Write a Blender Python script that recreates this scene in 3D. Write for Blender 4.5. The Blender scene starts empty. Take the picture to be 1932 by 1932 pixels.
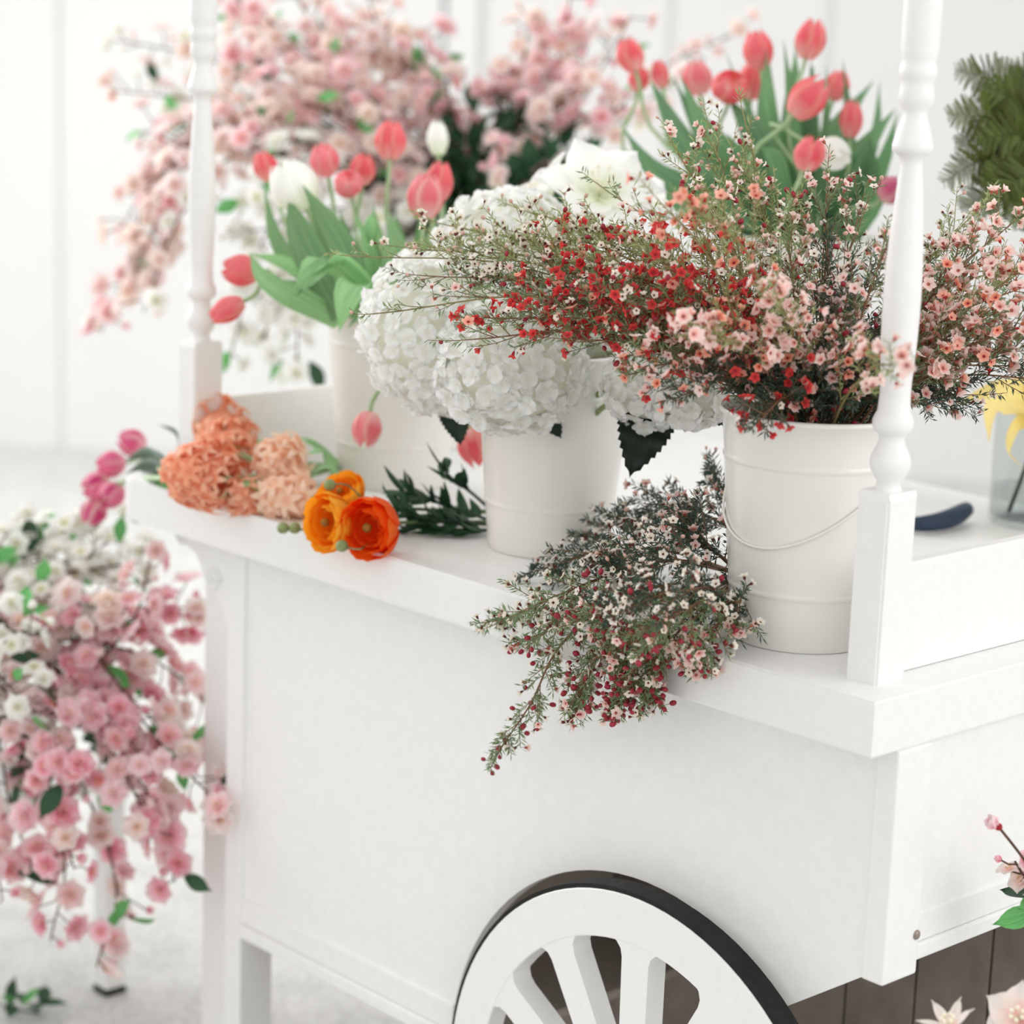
import bpy, bmesh, math, random
from mathutils import Vector as V, Matrix, Euler, noise
PI = math.pi
rnd = random.Random(7)
sc = bpy.context.scene
COL = sc.collection

# ------------------------------------------------------------------ camera, world, lights, exposure
ZT = 1.062                                     # height of the cart's table top
FPX = 4369.07                                  # focal length in pixels of the 1932 px frame
_a, _b, _c = 0.81964135, 0.21192972, -0.03690911
def _cam_axes():
    f = V((-math.sin(_a)*math.cos(_b), math.cos(_a)*math.cos(_b), -math.sin(_b)))
    r0 = V((math.cos(_a), math.sin(_a), 0)); d0 = f.cross(r0)
    return math.cos(_c)*r0 + math.sin(_c)*d0, -math.sin(_c)*r0 + math.cos(_c)*d0, f
RX, DY, FW = _cam_axes()
CP = V((1.57342506, -2.04829899, 0.75616797 + ZT))
cam_d = bpy.data.cameras.new('camera'); cam = bpy.data.objects.new('camera', cam_d); COL.objects.link(cam)
m = Matrix((RX, -DY, -FW)).transposed().to_4x4(); m.translation = CP
cam.matrix_world = m
cam_d.sensor_width = 36; cam_d.lens = FPX/1932*36; cam_d.clip_end = 60
cam_d.dof.use_dof = True; cam_d.dof.focus_distance = 2.93; cam_d.dof.aperture_fstop = 2.6
sc.camera = cam

w = bpy.data.worlds.new('world'); sc.world = w; w.use_nodes = True
bg = w.node_tree.nodes['Background']; bg.inputs[0].default_value = (1.0, 0.992, 0.98, 1); bg.inputs[1].default_value = 0.86

def area(name, loc, target, sx, sy, power, col=(1, 1, 1)):
    l = bpy.data.lights.new(name, 'AREA'); l.shape = 'RECTANGLE'; l.size = sx; l.size_y = sy
    l.energy = power; l.color = col
    o = bpy.data.objects.new(name, l); COL.objects.link(o); o.location = loc
    o.rotation_euler = (V(target)-V(loc)).to_track_quat('-Z', 'Y').to_euler(); return o
area('window_light_right', (4.2, 1.6, 3.0), (-0.2, 0.3, 1.0), 3.0, 3.0, 62, (1, .99, .97))
area('fill_light_front', (1.8, -4.6, 3.4), (-0.6, 0.2, 1.0), 4.5, 3.0, 10, (1, .995, .985))  # unseen fill, added to brighten buckets and flowers from the camera side
area('window_light_left', (-5.6, -.2, 3.2), (-2.5, .9, 1.3), 3.0, 3.0, 150, (1, .995, .98))
sc.view_settings.view_transform = 'Standard'; sc.view_settings.look = 'None'
sc.view_settings.gamma = 1; sc.view_settings.use_curve_mapping = False
sc.view_settings.exposure = 0.20
sc.cycles.max_bounces = 12; sc.cycles.diffuse_bounces = 8; sc.cycles.transparent_max_bounces = 8
sc.cycles.use_denoising = True

# ------------------------------------------------------------------ placing helpers
def at(px, py, d):
    return CP + RX*((px-966)/FPX*d) + DY*((py-966)/FPX*d) + FW*d
def on(px, py, z):                             # point of a horizontal plane
    r = RX*(px-966) + DY*(py-966) + FW*FPX; return CP + r*((z-CP.z)/r.z)
def ony(px, py, y):
    r = RX*(px-966) + DY*(py-966) + FW*FPX; return CP + r*((y-CP.y)/r.y)
def depth(p): return (p-CP).dot(FW)
def rv(s=1.0): return V((rnd.uniform(-1, 1), rnd.uniform(-1, 1), rnd.uniform(-1, 1)))*s
def runit():
    while True:
        q = rv()
        if .05 < q.length < 1: return q.normalized()
def bez(a, b, c, n): return [a*(1-t)**2 + b*2*t*(1-t) + c*t*t for t in [i/(n-1) for i in range(n)]]
def spline(P, n):                              # Catmull-Rom through points
    P = [V(p) for p in P]; Q = [P[0]*2-P[1]] + P + [P[-1]*2-P[-2]]; out = []
    for k in range(n):
        s = k/(n-1)*(len(P)-1); i = min(int(s), len(P)-2); t = s-i
        a, b, c, d = Q[i:i+4]
        out.append(((b*2) + (c-a)*t + (a*2-b*5+c*4-d)*t*t + (b*3-a-c*3+d)*t**3)*.5)
    return out
def mat_to(pos, nrm, spin=0, s=1.0):           # local z -> nrm
    q = nrm.to_track_quat('Z', 'Y').to_matrix().to_4x4()
    return Matrix.Translation(pos) @ q @ Matrix.Rotation(spin, 4, 'Z') @ Matrix.Scale(s, 4)

# ------------------------------------------------------------------ materials
def hexc(h):
    h = h.lstrip('#'); c = [int(h[i:i+2], 16)/255 for i in (0, 2, 4)]
    return tuple([(x/12.92 if x <= .04045 else ((x+.055)/1.055)**2.4) for x in c] + [1])
class NT:
    def __init__(s, name):
        s.m = bpy.data.materials.new(name); s.m.use_nodes = True; s.t = s.m.node_tree
        s.t.nodes.clear(); s.out = s.n('ShaderNodeOutputMaterial')
    def n(s, k, **kw):
        o = s.t.nodes.new(k)
        for a, b in kw.items(): setattr(o, a, b)
        return o
    def l(s, a, b): s.t.links.new(a, b)
    def ramp(s, fac, stops):
        r = s.n('ShaderNodeValToRGB'); e = r.color_ramp.elements
        while len(e) < len(stops): e.new(.5)
        for i, (p, c) in enumerate(stops): e[i].position = p; e[i].color = c if len(c) == 4 else tuple(c)+(1,)
        s.l(fac, r.inputs[0]); return r.outputs[0]
    def noise(s, scale, detail=2, coord='Object', out='Fac'):
        tc = s.n('ShaderNodeTexCoord'); nz = s.n('ShaderNodeTexNoise'); nz.inputs['Scale'].default_value = scale
        nz.inputs['Detail'].default_value = detail; s.l(tc.outputs[coord], nz.inputs['Vector']); return nz.outputs[out]
    def mix(s, f, a, b, blend='MIX'):
        x = s.n('ShaderNodeMix', data_type='RGBA', blend_type=blend)
        for sock, val in ((x.inputs[0], f), (x.inputs[6], a), (x.inputs[7], b)):
            if hasattr(val, 'is_output'): s.l(val, sock)
            else: sock.default_value = val
        return x.outputs[2]
    def finish(s, col, rough=.5, spec=.5, transl=0, bump=None, bump_s=.1, metal=0):
        p = s.n('ShaderNodeBsdfPrincipled')
        if hasattr(col, 'is_output'): s.l(col, p.inputs['Base Color'])
        else: p.inputs['Base Color'].default_value = col
        p.inputs['Roughness'].default_value = rough; p.inputs['Metallic'].default_value = metal
        p.inputs['Specular IOR Level'].default_value = spec
        if bump is not None:
            b = s.n('ShaderNodeBump'); b.inputs['Strength'].default_value = bump_s; b.inputs['Distance'].default_value = .002
            s.l(bump, b.inputs['Height']); s.l(b.outputs[0], p.inputs['Normal'])
        sh = p.outputs[0]
        if transl:
            tr = s.n('ShaderNodeBsdfTranslucent'); mx = s.n('ShaderNodeMixShader'); mx.inputs[0].default_value = transl
            if hasattr(col, 'is_output'): s.l(col, tr.inputs[0])
            else: tr.inputs[0].default_value = col
            s.l(sh, mx.inputs[1]); s.l(tr.outputs[0], mx.inputs[2]); sh = mx.outputs[0]
        s.l(sh, s.out.inputs[0]); return s.m
def plain(name, c1, c2=None, rough=.5, scale=30, spec=.4, transl=0, bump_s=0, metal=0):
    t = NT(name); nz = t.noise(scale, 3)
    col = t.ramp(nz, [(.3, hexc(c1)), (.7, hexc(c2 or c1))])
    return t.finish(col, rough, spec, transl, nz if bump_s else None, bump_s, metal)
def petal_mat(name, base, mid, tip, var=None, streak=0.0, transl=.35, rough=.55, edge=None):
    """colour runs along the petal (uv v), optional streaks, paler edges, variation from flower to flower"""
    t = NT(name); uv = t.n('ShaderNodeUVMap'); sp = t.n('ShaderNodeSeparateXYZ'); t.l(uv.outputs[0], sp.inputs[0])
    col = t.ramp(sp.outputs[1], [(.0, hexc(base)), (.45, hexc(mid)), (1, hexc(tip))])
    if edge:
        a = t.n('ShaderNodeMath', operation='SUBTRACT'); t.l(sp.outputs[0], a.inputs[0]); a.inputs[1].default_value = .5
        b = t.n('ShaderNodeMath', operation='ABSOLUTE'); t.l(a.outputs[0], b.inputs[0])
        f = t.ramp(b.outputs[0], [(.20, (0, 0, 0)), (.46, (1, 1, 1))])
        col = t.mix(f, col, hexc(edge))
    if streak:
        mp = t.n('ShaderNodeMapping'); mp.inputs['Scale'].default_value = (26, 1.5, 1); t.l(uv.outputs[0], mp.inputs[0])
        nz = t.n('ShaderNodeTexNoise'); nz.inputs['Scale'].default_value = 1; t.l(mp.outputs[0], nz.inputs['Vector'])
        f = t.ramp(nz.outputs['Fac'], [(.42, (1, 1, 1)), (.62, (1-streak, 1-streak*1.1, 1-streak*1.05))])
        col = t.mix(1.0, col, f, 'MULTIPLY')
    if var:
        oi = t.n('ShaderNodeObjectInfo')
        f = t.ramp(oi.outputs['Random'], [(.0, (0, 0, 0)), (1, (.85, .85, .85))])
        col = t.mix(f, col, hexc(var))
    return t.finish(col, rough, .3, transl)
def leaf_mat(name, c1, c2, transl=.25, rough=.45, var=.25):
    t = NT(name); uv = t.n('ShaderNodeUVMap'); sp = t.n('ShaderNodeSeparateXYZ'); t.l(uv.outputs[0], sp.inputs[0])
    mp = t.n('ShaderNodeMapping'); mp.inputs['Scale'].default_value = (18, 1.2, 1); t.l(uv.outputs[0], mp.inputs[0])
    nz = t.n('ShaderNodeTexNoise'); nz.inputs['Scale'].default_value = 1; t.l(mp.outputs[0], nz.inputs['Vector'])
    col = t.ramp(nz.outputs['Fac'], [(.3, hexc(c1)), (.7, hexc(c2))])
    oi = t.n('ShaderNodeObjectInfo'); f = t.ramp(oi.outputs['Random'], [(0, (1-var,)*3), (1, (1+var,)*3)])
    col = t.mix(1.0, col, f, 'MULTIPLY')
    return t.finish(col, rough, .4, transl)

M = {}
M['paint'] = plain('white_paint', '#efefee', '#f3f3f2', .38, 60, .4, bump_s=.04)
M['paint_in'] = plain('grey_brown_shade_board', '#a89e96', '#b5aba2', .8, 14, .2, bump_s=.1)  # guessed board colour, its darkness adds to the shade inside the cart
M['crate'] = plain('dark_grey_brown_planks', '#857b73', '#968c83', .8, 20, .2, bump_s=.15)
M['enamel'] = plain('cream_white_enamel', '#ecebe6', '#f0efeb', .22, 8, .5)
M['rubber'] = plain('black_rubber', '#161616', '#242322', .7, 50, .3, bump_s=.2)
M['steel'] = plain('worn_screw_steel', '#8a7a70', '#b0a59c', .4, 60, .5, metal=.6)
M['navy'] = plain('navy_blue_grip', '#22334a', '#2b3d56', .55, 40, .4, bump_s=.1)
M['wall'] = plain('white_painted_wall', '#e5e5e5', '#e8e8e7', .7, 2, .2)
M['gap'] = plain('dark_panel_gap', '#8c8f92', '#9a9c9e', .8, 5, .2)
M['wax_w'] = petal_mat('cream_waxflower_petal', '#f0e2cf', '#fbf6ec', '#fffdf8', var='#f8ecdc', transl=.3)
M['wax_p'] = petal_mat('pink_waxflower_petal', '#f4a29a', '#ffdcd2', '#fff8f4', var='#ffe8e2', transl=.35)
M['wax_c'] = petal_mat('coral_waxflower_petal', '#f07858', '#fcab90', '#ffdccb', var='#fcc4b0', transl=.35)
M['wax_r'] = petal_mat('red_waxflower_petal', '#b81c26', '#dc3438', '#f27068', var='#e04c48', transl=.35)
M['wax_dark'] = plain('dark_waxflower_cup', '#4a1a18', '#6b2a22', .6, 200)
M['wax_ctr'] = plain('brown_waxflower_cup', '#9a4a3c', '#b86a54', .6, 200)
M['wax_redc'] = plain('red_waxflower_cup', '#8c1420', '#b0222a', .6, 200)
M['bud'] = plain('crimson_bud', '#8e1e30', '#b83a48', .5, 200, transl=.1)
M['bud_c'] = plain('pinkish_cream_bud', '#d8a898', '#e6c4b4', .5, 200, transl=.1)
M['needle'] = plain('waxflower_needle_green', '#657f58', '#93a87a', .5, 90, transl=.3)
M['needle_d'] = plain('dark_waxflower_needle', '#2e4236', '#4c6250', .5, 90, transl=.15)
M['needle_y'] = plain('olive_waxflower_needle', '#8c9a62', '#b2bd88', .5, 90, transl=.3)
M['twig'] = plain('brown_twig', '#6e4e38', '#8c6a4a', .7, 90)
M['twig_g'] = plain('green_brown_twig', '#7a7448', '#97885c', .7, 90)
M['branch'] = plain('dark_blossom_branch', '#4a3228', '#6a4c3a', .7, 60)
M['ch_bg'] = petal_mat('pale_pink_blossom_petal', '#fdcccb', '#fff4f3', '#fffcfb', var='#fff4ec', transl=.5)
M['ch_bg2'] = petal_mat('rose_blossom_petal', '#faa8b4', '#ffdde1', '#fff0f2', var='#fff0ee', transl=.5)
M['ch_fg'] = petal_mat('bright_pink_blossom_petal', '#f0789a', '#fec4d2', '#ffe6ec', var='#fff4f5', transl=.45)
M['ch_w'] = petal_mat('white_blossom_petal', '#f0f4dc', '#fffffb', '#ffffff', transl=.45)
M['stamen'] = plain('yellow_stamen', '#d0a030', '#e6c45a', .6, 100)
M['ch_leaf'] = leaf_mat('bright_green_leaf', '#4f9e58', '#7cc274')
M['dk_leaf'] = leaf_mat('dark_green_leaf', '#22442e', '#3a6440', .15)
M['tul_leaf_d'] = leaf_mat('deep_tulip_leaf_green', '#4e8058', '#8ab682', .3, .4, .35)
M['tul_leaf'] = leaf_mat('tulip_leaf_green', '#74a872', '#aad49a', .35, .4, .35)
M['tul_stem'] = plain('pale_green_tulip_stem', '#9fbf8c', '#b6d0a2', .4, 30, transl=.1)
M['tul'] = petal_mat('coral_red_tulip_petal', '#fff0e4', '#f25c6c', '#f88088', var='#f88c92', streak=.14, transl=.35, edge='#fcb8a8')
M['tul_p'] = petal_mat('pink_tulip_petal', '#fdf3ea', '#f47888', '#f9a4a8', var='#f89aa4', streak=.15, transl=.35, edge='#ffdcd0')
M['tul_w'] = petal_mat('white_tulip_petal', '#eef4dc', '#fcfcf8', '#ffffff', transl=.4)
M['tul_m'] = petal_mat('magenta_tulip_petal', '#fbe6d8', '#d4397c', '#e25f98', var='#f08cae', streak=.15, edge='#fde4da')
M['hyd'] = petal_mat('white_hydrangea_sepal', '#f8f8ee', '#ffffff', '#ffffff', transl=.45)
M['hyd_core'] = plain('pale_green_white_core', '#f2f4e4', '#fcfcf4', .8, 60, transl=.3)
M['hyd_leaf'] = leaf_mat('dark_serrated_leaf', '#14221a', '#22382a', .08, .5, .35)
M['hya_o'] = petal_mat('salmon_orange_hyacinth_petal', '#f7a27a', '#fdc6a4', '#fedcc6', var='#fab48e', transl=.4)
M['hya_p'] = petal_mat('peach_hyacinth_petal', '#fbc8a2', '#ffe6cf', '#fff2e4', var='#ffdcc0', transl=.4)
M['ran_y'] = petal_mat('yellow_orange_ranunculus_petal', '#fb9a12', '#ffac18', '#ffc444', var='#ffa814', streak=.1, transl=.35)
M['ran_o'] = petal_mat('red_orange_ranunculus_petal', '#f0480a', '#ff6414', '#ff8c2c', var='#fb5810', streak=.15, transl=.35)
M['ran_c'] = plain('green_brown_flower_heart', '#7a5a1c', '#a86c18', .7, 150)
M['lily'] = petal_mat('yellow_lily_petal', '#f2da78', '#fae89c', '#f8e49c', transl=.35, streak=.12)
M['fern'] = leaf_mat('olive_fern_leaflet', '#42501e', '#6e7c34', .2, .5, .35)
M['ster'] = plain('cream_stamens', '#f2ead0', '#f8f2e0', .6, 100)
t = NT('light_grey_concrete_floor'); n1 = t.noise(9, 6); n2 = t.noise(60, 4)
c = t.ramp(n1, [(.3, hexc('#c2c2bf')), (.7, hexc('#dededb'))])
c = t.mix(.35, c, t.ramp(n2, [(.35, hexc('#a6a6a2')), (.65, hexc('#e6e6e4'))]))
M['floor'] = t.finish(c, .55, .3, 0, n2, .3)
def thin_glass(name, tint, f0):
    t = NT(name); lw = t.n('ShaderNodeLayerWeight'); lw.inputs[0].default_value = .5; pw = t.n('ShaderNodeMath', operation='POWER'); t.l(lw.outputs['Facing'], pw.inputs[0]); pw.inputs[1].default_value = 4; fr = t.n('ShaderNodeMath', operation='MULTIPLY'); t.l(pw.outputs[0], fr.inputs[0]); fr.inputs[1].default_value = f0; tr = t.n('ShaderNodeBsdfTransparent'); tr.inputs[0].default_value = tint
    gl = t.n('ShaderNodeBsdfGlossy'); gl.inputs['Roughness'].default_value = .03; mx = t.n('ShaderNodeMixShader')
    t.l(fr.outputs[0], mx.inputs[0]); t.l(tr.outputs[0], mx.inputs[1]); t.l(gl.outputs[0], mx.inputs[2]); t.l(mx.outputs[0], t.out.inputs[0]); return t.m
M['glass'] = thin_glass('clear_vase_glass', (.93, .945, .94, 1), .6); M['water'] = thin_glass('vase_water', (.88, .90, .895, 1), .3)

# ------------------------------------------------------------------ mesh building
class MB:
    def __init__(s): s.v = []; s.f = []; s.uv = []; s.mi = []; s.k = 0
    def vert(s, p): s.v.append((p[0], p[1], p[2])); return len(s.v)-1
    def face(s, idx, uvs=None):
        s.f.append(tuple(idx)); s.mi.append(s.k)
        s.uv.extend(uvs if uvs else [(.5, .5)]*len(idx))
    def grid(s, fn, nu, nv, wrap=False, uv=True):
        """fn(u,v) with u,v in 0..1"""
        b = len(s.v)
        for j in range(nv+1):
            for i in range(nu if wrap else nu+1): s.vert(fn(i/nu, j/nv))
        W_ = nu if wrap else nu+1
        for j in range(nv):
            for i in range(nu):
                i2 = (i+1) % W_ if wrap else i+1
                s.face((b+j*W_+i, b+j*W_+i2, b+(j+1)*W_+i2, b+(j+1)*W_+i),
                       [(i/nu, j/nv), ((i+1)/nu, j/nv), ((i+1)/nu, (j+1)/nv), (i/nu, (j+1)/nv)])
    def tube(s, P, r, n=6, cap=True):
        if not hasattr(r, '__len__'): r = [r]*len(P)
        if len(r) == 2: r = [r[0]+(r[1]-r[0])*i/(len(P)-1) for i in range(len(P))]
        b = len(s.v); up = V((0.13, .21, .97))
        for i, p in enumerate(P):
            t_ = (P[min(i+1, len(P)-1)]-P[max(i-1, 0)]).normalized()
            if i == 0:
                a = t_.cross(up)
                if a.length < .1: a = t_.cross(V((1, 0, 0)))
            a = (a - t_*a.dot(t_)).normalized(); c_ = t_.cross(a)
            for k in range(n):
                th = 2*PI*k/n; s.vert(p + (a*math.cos(th)+c_*math.sin(th))*r[i])
        for i in range(len(P)-1):
            for k in range(n):
                s.face((b+i*n+k, b+i*n+(k+1) % n, b+(i+1)*n+(k+1) % n, b+(i+1)*n+k))
        if cap and n > 2:
            s.face([b+k for k in range(n)][::-1]); s.face([b+(len(P)-1)*n+k for k in range(n)])
    def lathe(s, prof, n=32, c=(0, 0, 0)):
        b = len(s.v)
        for r, z in prof:
            for k in range(n): s.vert((c[0]+r*math.cos(2*PI*k/n), c[1]+r*math.sin(2*PI*k/n), c[2]+z))
        for i in range(len(prof)-1):
            for k in range(n): s.face((b+i*n+k, b+i*n+(k+1) % n, b+(i+1)*n+(k+1) % n, b+(i+1)*n+k))
        if prof[0][0] > 1e-5: s.face([b+k for k in range(n)][::-1])
        if prof[-1][0] > 1e-5: s.face([b+(len(prof)-1)*n+k for k in range(n)])
    def blob(s, c, r, n=6, sq=(1, 1, 1)):
        def fn(u, v_):
            th = 2*PI*u; ph = PI*v_
            return (c[0]+r*sq[0]*math.sin(ph)*math.cos(th), c[1]+r*sq[1]*math.sin(ph)*math.sin(th), c[2]-r*sq[2]*math.cos(ph))
        s.grid(fn, n, max(3, n-2), wrap=True)
    def blade(s, p, d, L, wd, side):
        q = p+d*L*.5; e = p+d*L; i0 = s.vert(p); i1 = s.vert(q+side*wd); i2 = s.vert(e); i3 = s.vert(q-side*wd)
        s.face((i0, i1, i2), [(.5, 0), (1, .5), (.5, 1)]); s.face((i0, i2, i3), [(.5, 0), (.5, 1), (0, .5)])
    def extend(s, o, mt):
        b = len(s.v)
        for q in o.v: s.vert(mt @ V(q))
        for f_ in o.f: s.f.append(tuple(b+i for i in f_))
        s.uv.extend(o.uv); s.mi.extend([s.k]*len(o.f))
    def mesh(s, name, mats, smooth=True):
        me = bpy.data.meshes.new(name); me.from_pydata(s.v, [], s.f); me.update()
        ul = me.uv_layers.new(name='UVMap'); ul.data.foreach_set('uv', [c for q in s.uv for c in q])
        for mt in (mats if isinstance(mats, (list, tuple)) else [mats]): me.materials.append(M[mt] if isinstance(mt, str) else mt)
        me.polygons.foreach_set('material_index', s.mi)
        if smooth: me.polygons.foreach_set('use_smooth', [True]*len(s.f))
        return me
def bm_mesh(name, bm, mats, smooth=False):
    bmesh.ops.recalc_face_normals(bm, faces=bm.faces)
    me = bpy.data.meshes.new(name); bm.to_mesh(me); bm.free()
    for mt in (mats if isinstance(mats, (list, tuple)) else [mats]): me.materials.append(M[mt])
    if smooth: me.polygons.foreach_set('use_smooth', [True]*len(me.polygons))
    return me
def bx(bm, x0, x1, y0, y1, z0, z1, bev=.002, seg=2):
    g = bmesh.ops.create_cube(bm, size=1)['verts']
    for q in g: q.co = V((x0+(q.co.x+.5)*(x1-x0), y0+(q.co.y+.5)*(y1-y0), z0+(q.co.z+.5)*(z1-z0)))
    if bev:
        es = {e for q in g for e in q.link_edges}
        bmesh.ops.bevel(bm, geom=list(es), offset=bev, segments=seg, affect='EDGES', profile=.5)
def prism(bm, pts, axis, a, b, bev=0):
    """polygon pts (2-tuples) extruded along axis ('y' : pts are x,z ; 'x' : pts are y,z)"""
    def mk(p, t_): return V((p[0], t_, p[1])) if axis == 'y' else V((t_, p[0], p[1]))
    A = [bm.verts.new(mk(p, a)) for p in pts]; B = [bm.verts.new(mk(p, b)) for p in pts]
    n = len(pts); fs = [bm.faces.new(A), bm.faces.new(B[::-1])]
    for i in range(n): fs.append(bm.faces.new((A[(i+1) % n], A[i], B[i], B[(i+1) % n])))
    return fs

# ------------------------------------------------------------------ objects
WM = {}
def link(o, parent, wm):
    COL.objects.link(o); WM[o.name] = wm
    if parent is not None: o.parent = parent; o.matrix_basis = WM[parent.name].inverted() @ wm
    else: o.matrix_basis = wm
    return o
def thing(name, label, cat, loc, group=None, kind=None):
    o = bpy.data.objects.new(name, None); o.empty_display_size = .02
    link(o, None, Matrix.Translation(V(loc))); o['label'] = label; o['category'] = cat
    if group: o['group'] = group
    if kind: o['kind'] = kind
    return o
I4 = Matrix.Identity(4)
def part(name, me, parent, wm=I4, label=None, kind=None):
    """wm is the mesh's world matrix; meshes modelled in world space pass the identity"""
    o = bpy.data.objects.new(name, me); link(o, parent, wm)
    if label: o['label'] = label
    if kind: o['kind'] = kind
    return o
def solo(name, me, label, cat, group=None, wm=I4):
    o = bpy.data.objects.new(name, me); link(o, None, wm); o['label'] = label; o['category'] = cat
    if group: o['group'] = group
    return o
def struct(name, me, parent=None, wm=I4):
    o = bpy.data.objects.new(name, me); link(o, parent, wm); o['kind'] = 'structure'; return o

# ================================================================== THE SETTING
bm = bmesh.new(); bmesh.ops.create_grid(bm, x_segments=1, y_segments=1, size=14)
for q in bm.verts: q.co.z = 0
struct('floor', bm_mesh('floor', bm, 'floor'))
fh = V((FW.x, FW.y, 0)).normalized(); rh = V((RX.x, RX.y, 0)).normalized()
WO = V((CP.x, CP.y, 0)) + fh*9.4                       # foot of the back wall on the camera's heading
WMAT = Matrix((( rh.x, fh.x, 0, WO.x), (rh.y, fh.y, 0, WO.y), (0, 0, 1, 0), (0, 0, 0, 1)))
bm = bmesh.new(); bx(bm, -9, 9, 0, .1, 0, 4.5, 0)
struct('wall_back', bm_mesh('wall_back', bm, 'wall'), None, WMAT)
def wx(px): return (px-966)/FPX*9.6
for nme, p0, p1, th, mt in (('trim_1', 88, 112, .02, 'wall'), ('trim_2', 806, 815, .004, 'gap'), ('trim_3', 838, 872, .03, 'wall'),
                            ('trim_4', 1196, 1214, .02, 'wall'), ('trim_5', 1480, 1500, .02, 'wall'), ('trim_6', 1880, 1900, .02, 'wall')):
    bm = bmesh.new(); bx(bm, wx(p0), wx(p1), -th, 0, .0, 4.5, .002)
    struct(nme, bm_mesh(nme, bm, mt), None, WMAT)

# ================================================================== THE FLOWER CART
SX0, SW = -1.574, 1.10                        # far end and depth of the table top
PY = .05                                       # plane of the front side panel
cart = thing('flower_cart', 'white wooden flower cart with turned posts and spoked wheel, carrying the buckets', 'cart', (-.75, .5, 0))
# table top, rounded far corners
bm = bmesh.new(); rr = .05; pts = [(0, 0), (0, SW)]
for k in range(9):
    th = PI/2 + k/8*PI/2; pts.append((SX0+rr+rr*math.cos(th), SW-rr+rr*math.sin(th)))
for k in range(9):
    th = PI + k/8*PI/2; pts.append((SX0+rr+rr*math.cos(th), rr+rr*math.sin(th)))
A = [bm.verts.new((x, y, ZT-.068)) for x, y in pts]; B = [bm.verts.new((x, y, ZT)) for x, y in pts]
bm.faces.new(A[::-1]); bm.faces.new(B)
for i in range(len(pts)): j = (i+1) % len(pts); bm.faces.new((A[i], A[j], B[j], B[i]))
bmesh.ops.bevel(bm, geom=[e for e in bm.edges if abs(e.verts[0].co.z-e.verts[1].co.z) < .01], offset=.003, segments=2, affect='EDGES')
part('tabletop', bm_mesh('tabletop', bm, 'paint'), cart)
# front side panel with the wheel arch
AX, AZ, AR = -.394, -.729, .376
def side_outline():
    P = [(-1.281, -.068), (-.031, -.068), (-.031, -.360)]
    a0 = math.atan2(-.440-AZ, -.148-AX); a1 = math.atan2(-.7195-AZ, -(AR)*.9997)
    P.append((AX+AR*math.cos(a0), AZ+AR*math.sin(a0)))
    for k in range(1, 33):
        a_ = a0 + (PI-.02-a0)*k/32; P.append((AX+AR*math.cos(a_), AZ+AR*math.sin(a_)))
    P.append((-1.281, -.7195)); return [(x, z+ZT) for x, z in P]
bm = bmesh.new(); prism(bm, side_outline(), 'y', PY+.006, PY+.024)
part('side_panel', bm_mesh('side_panel', bm, 'paint'), cart)
bm = bmesh.new(); prism(bm, side_outline(), 'y', SW-.07, SW-.05)
part('side_panel', bm_mesh('side_panel', bm, 'paint_in'), cart, label='back side panel in a grey brown that deepens the shade under the cart')
# bottom rail of the front side: two steps
xr = AX-AR-.002
for z0, z1, yo in ((-.7195, -.697, -.006), (-.697, -.654, 0)):
    bm = bmesh.new(); bx(bm, -1.281, xr+.012, PY+yo, PY+.02, ZT+z0, ZT+z1, .003)
    part('bottom_rail', bm_mesh('bottom_rail', bm, 'paint'), cart)
# far leg: stile and leg down to the floor; near corner post
def post(x0, x1, y0, y1, z0, z1, name='corner_post', m_='paint', bev=.003):
    bm = bmesh.new(); bx(bm, x0, x1, y0, y1, z0, z1, bev); return part(name, bm_mesh(name, bm, m_), cart)
post(-1.326, -1.281, PY, .115, 0, ZT-.068, 'leg')
post(-1.458, -1.392, .10, .165, 0, ZT-.068, 'leg')
post(-1.326, -1.281, SW-.115, SW-.05, 0, ZT-.068, 'leg')
post(-.031, .002, PY, .116, ZT-.361, ZT-.068)
post(-.031, .002, SW-.116, SW-.05, ZT-.361, ZT-.068)
# near end panel with stepped rails
post(-.028, -.014, .116, SW-.116, ZT-.352, ZT-.068, 'end_panel')
post(-.03, -.006, .116, SW-.116, ZT-.350, ZT-.329, 'end_rail')
post(-.03, -.010, .116, SW-.116, ZT-.329, ZT-.290, 'end_rail')
# far end panel, floor and lining coloured dark to deepen the shade in the box
post(-1.326, -1.312, .115, SW-.115, ZT-.72, ZT-.068, 'end_panel')
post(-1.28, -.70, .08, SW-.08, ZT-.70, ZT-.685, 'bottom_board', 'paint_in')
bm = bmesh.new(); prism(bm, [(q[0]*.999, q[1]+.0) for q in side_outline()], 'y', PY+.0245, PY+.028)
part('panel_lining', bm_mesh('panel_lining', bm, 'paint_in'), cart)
# inner cross boards seen through the arch
for x0, x1 in ((-.9, -.885),):
    post(x0, x1, .08, SW-.08, ZT-.70, ZT-.068, 'partition', 'paint_in')
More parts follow.
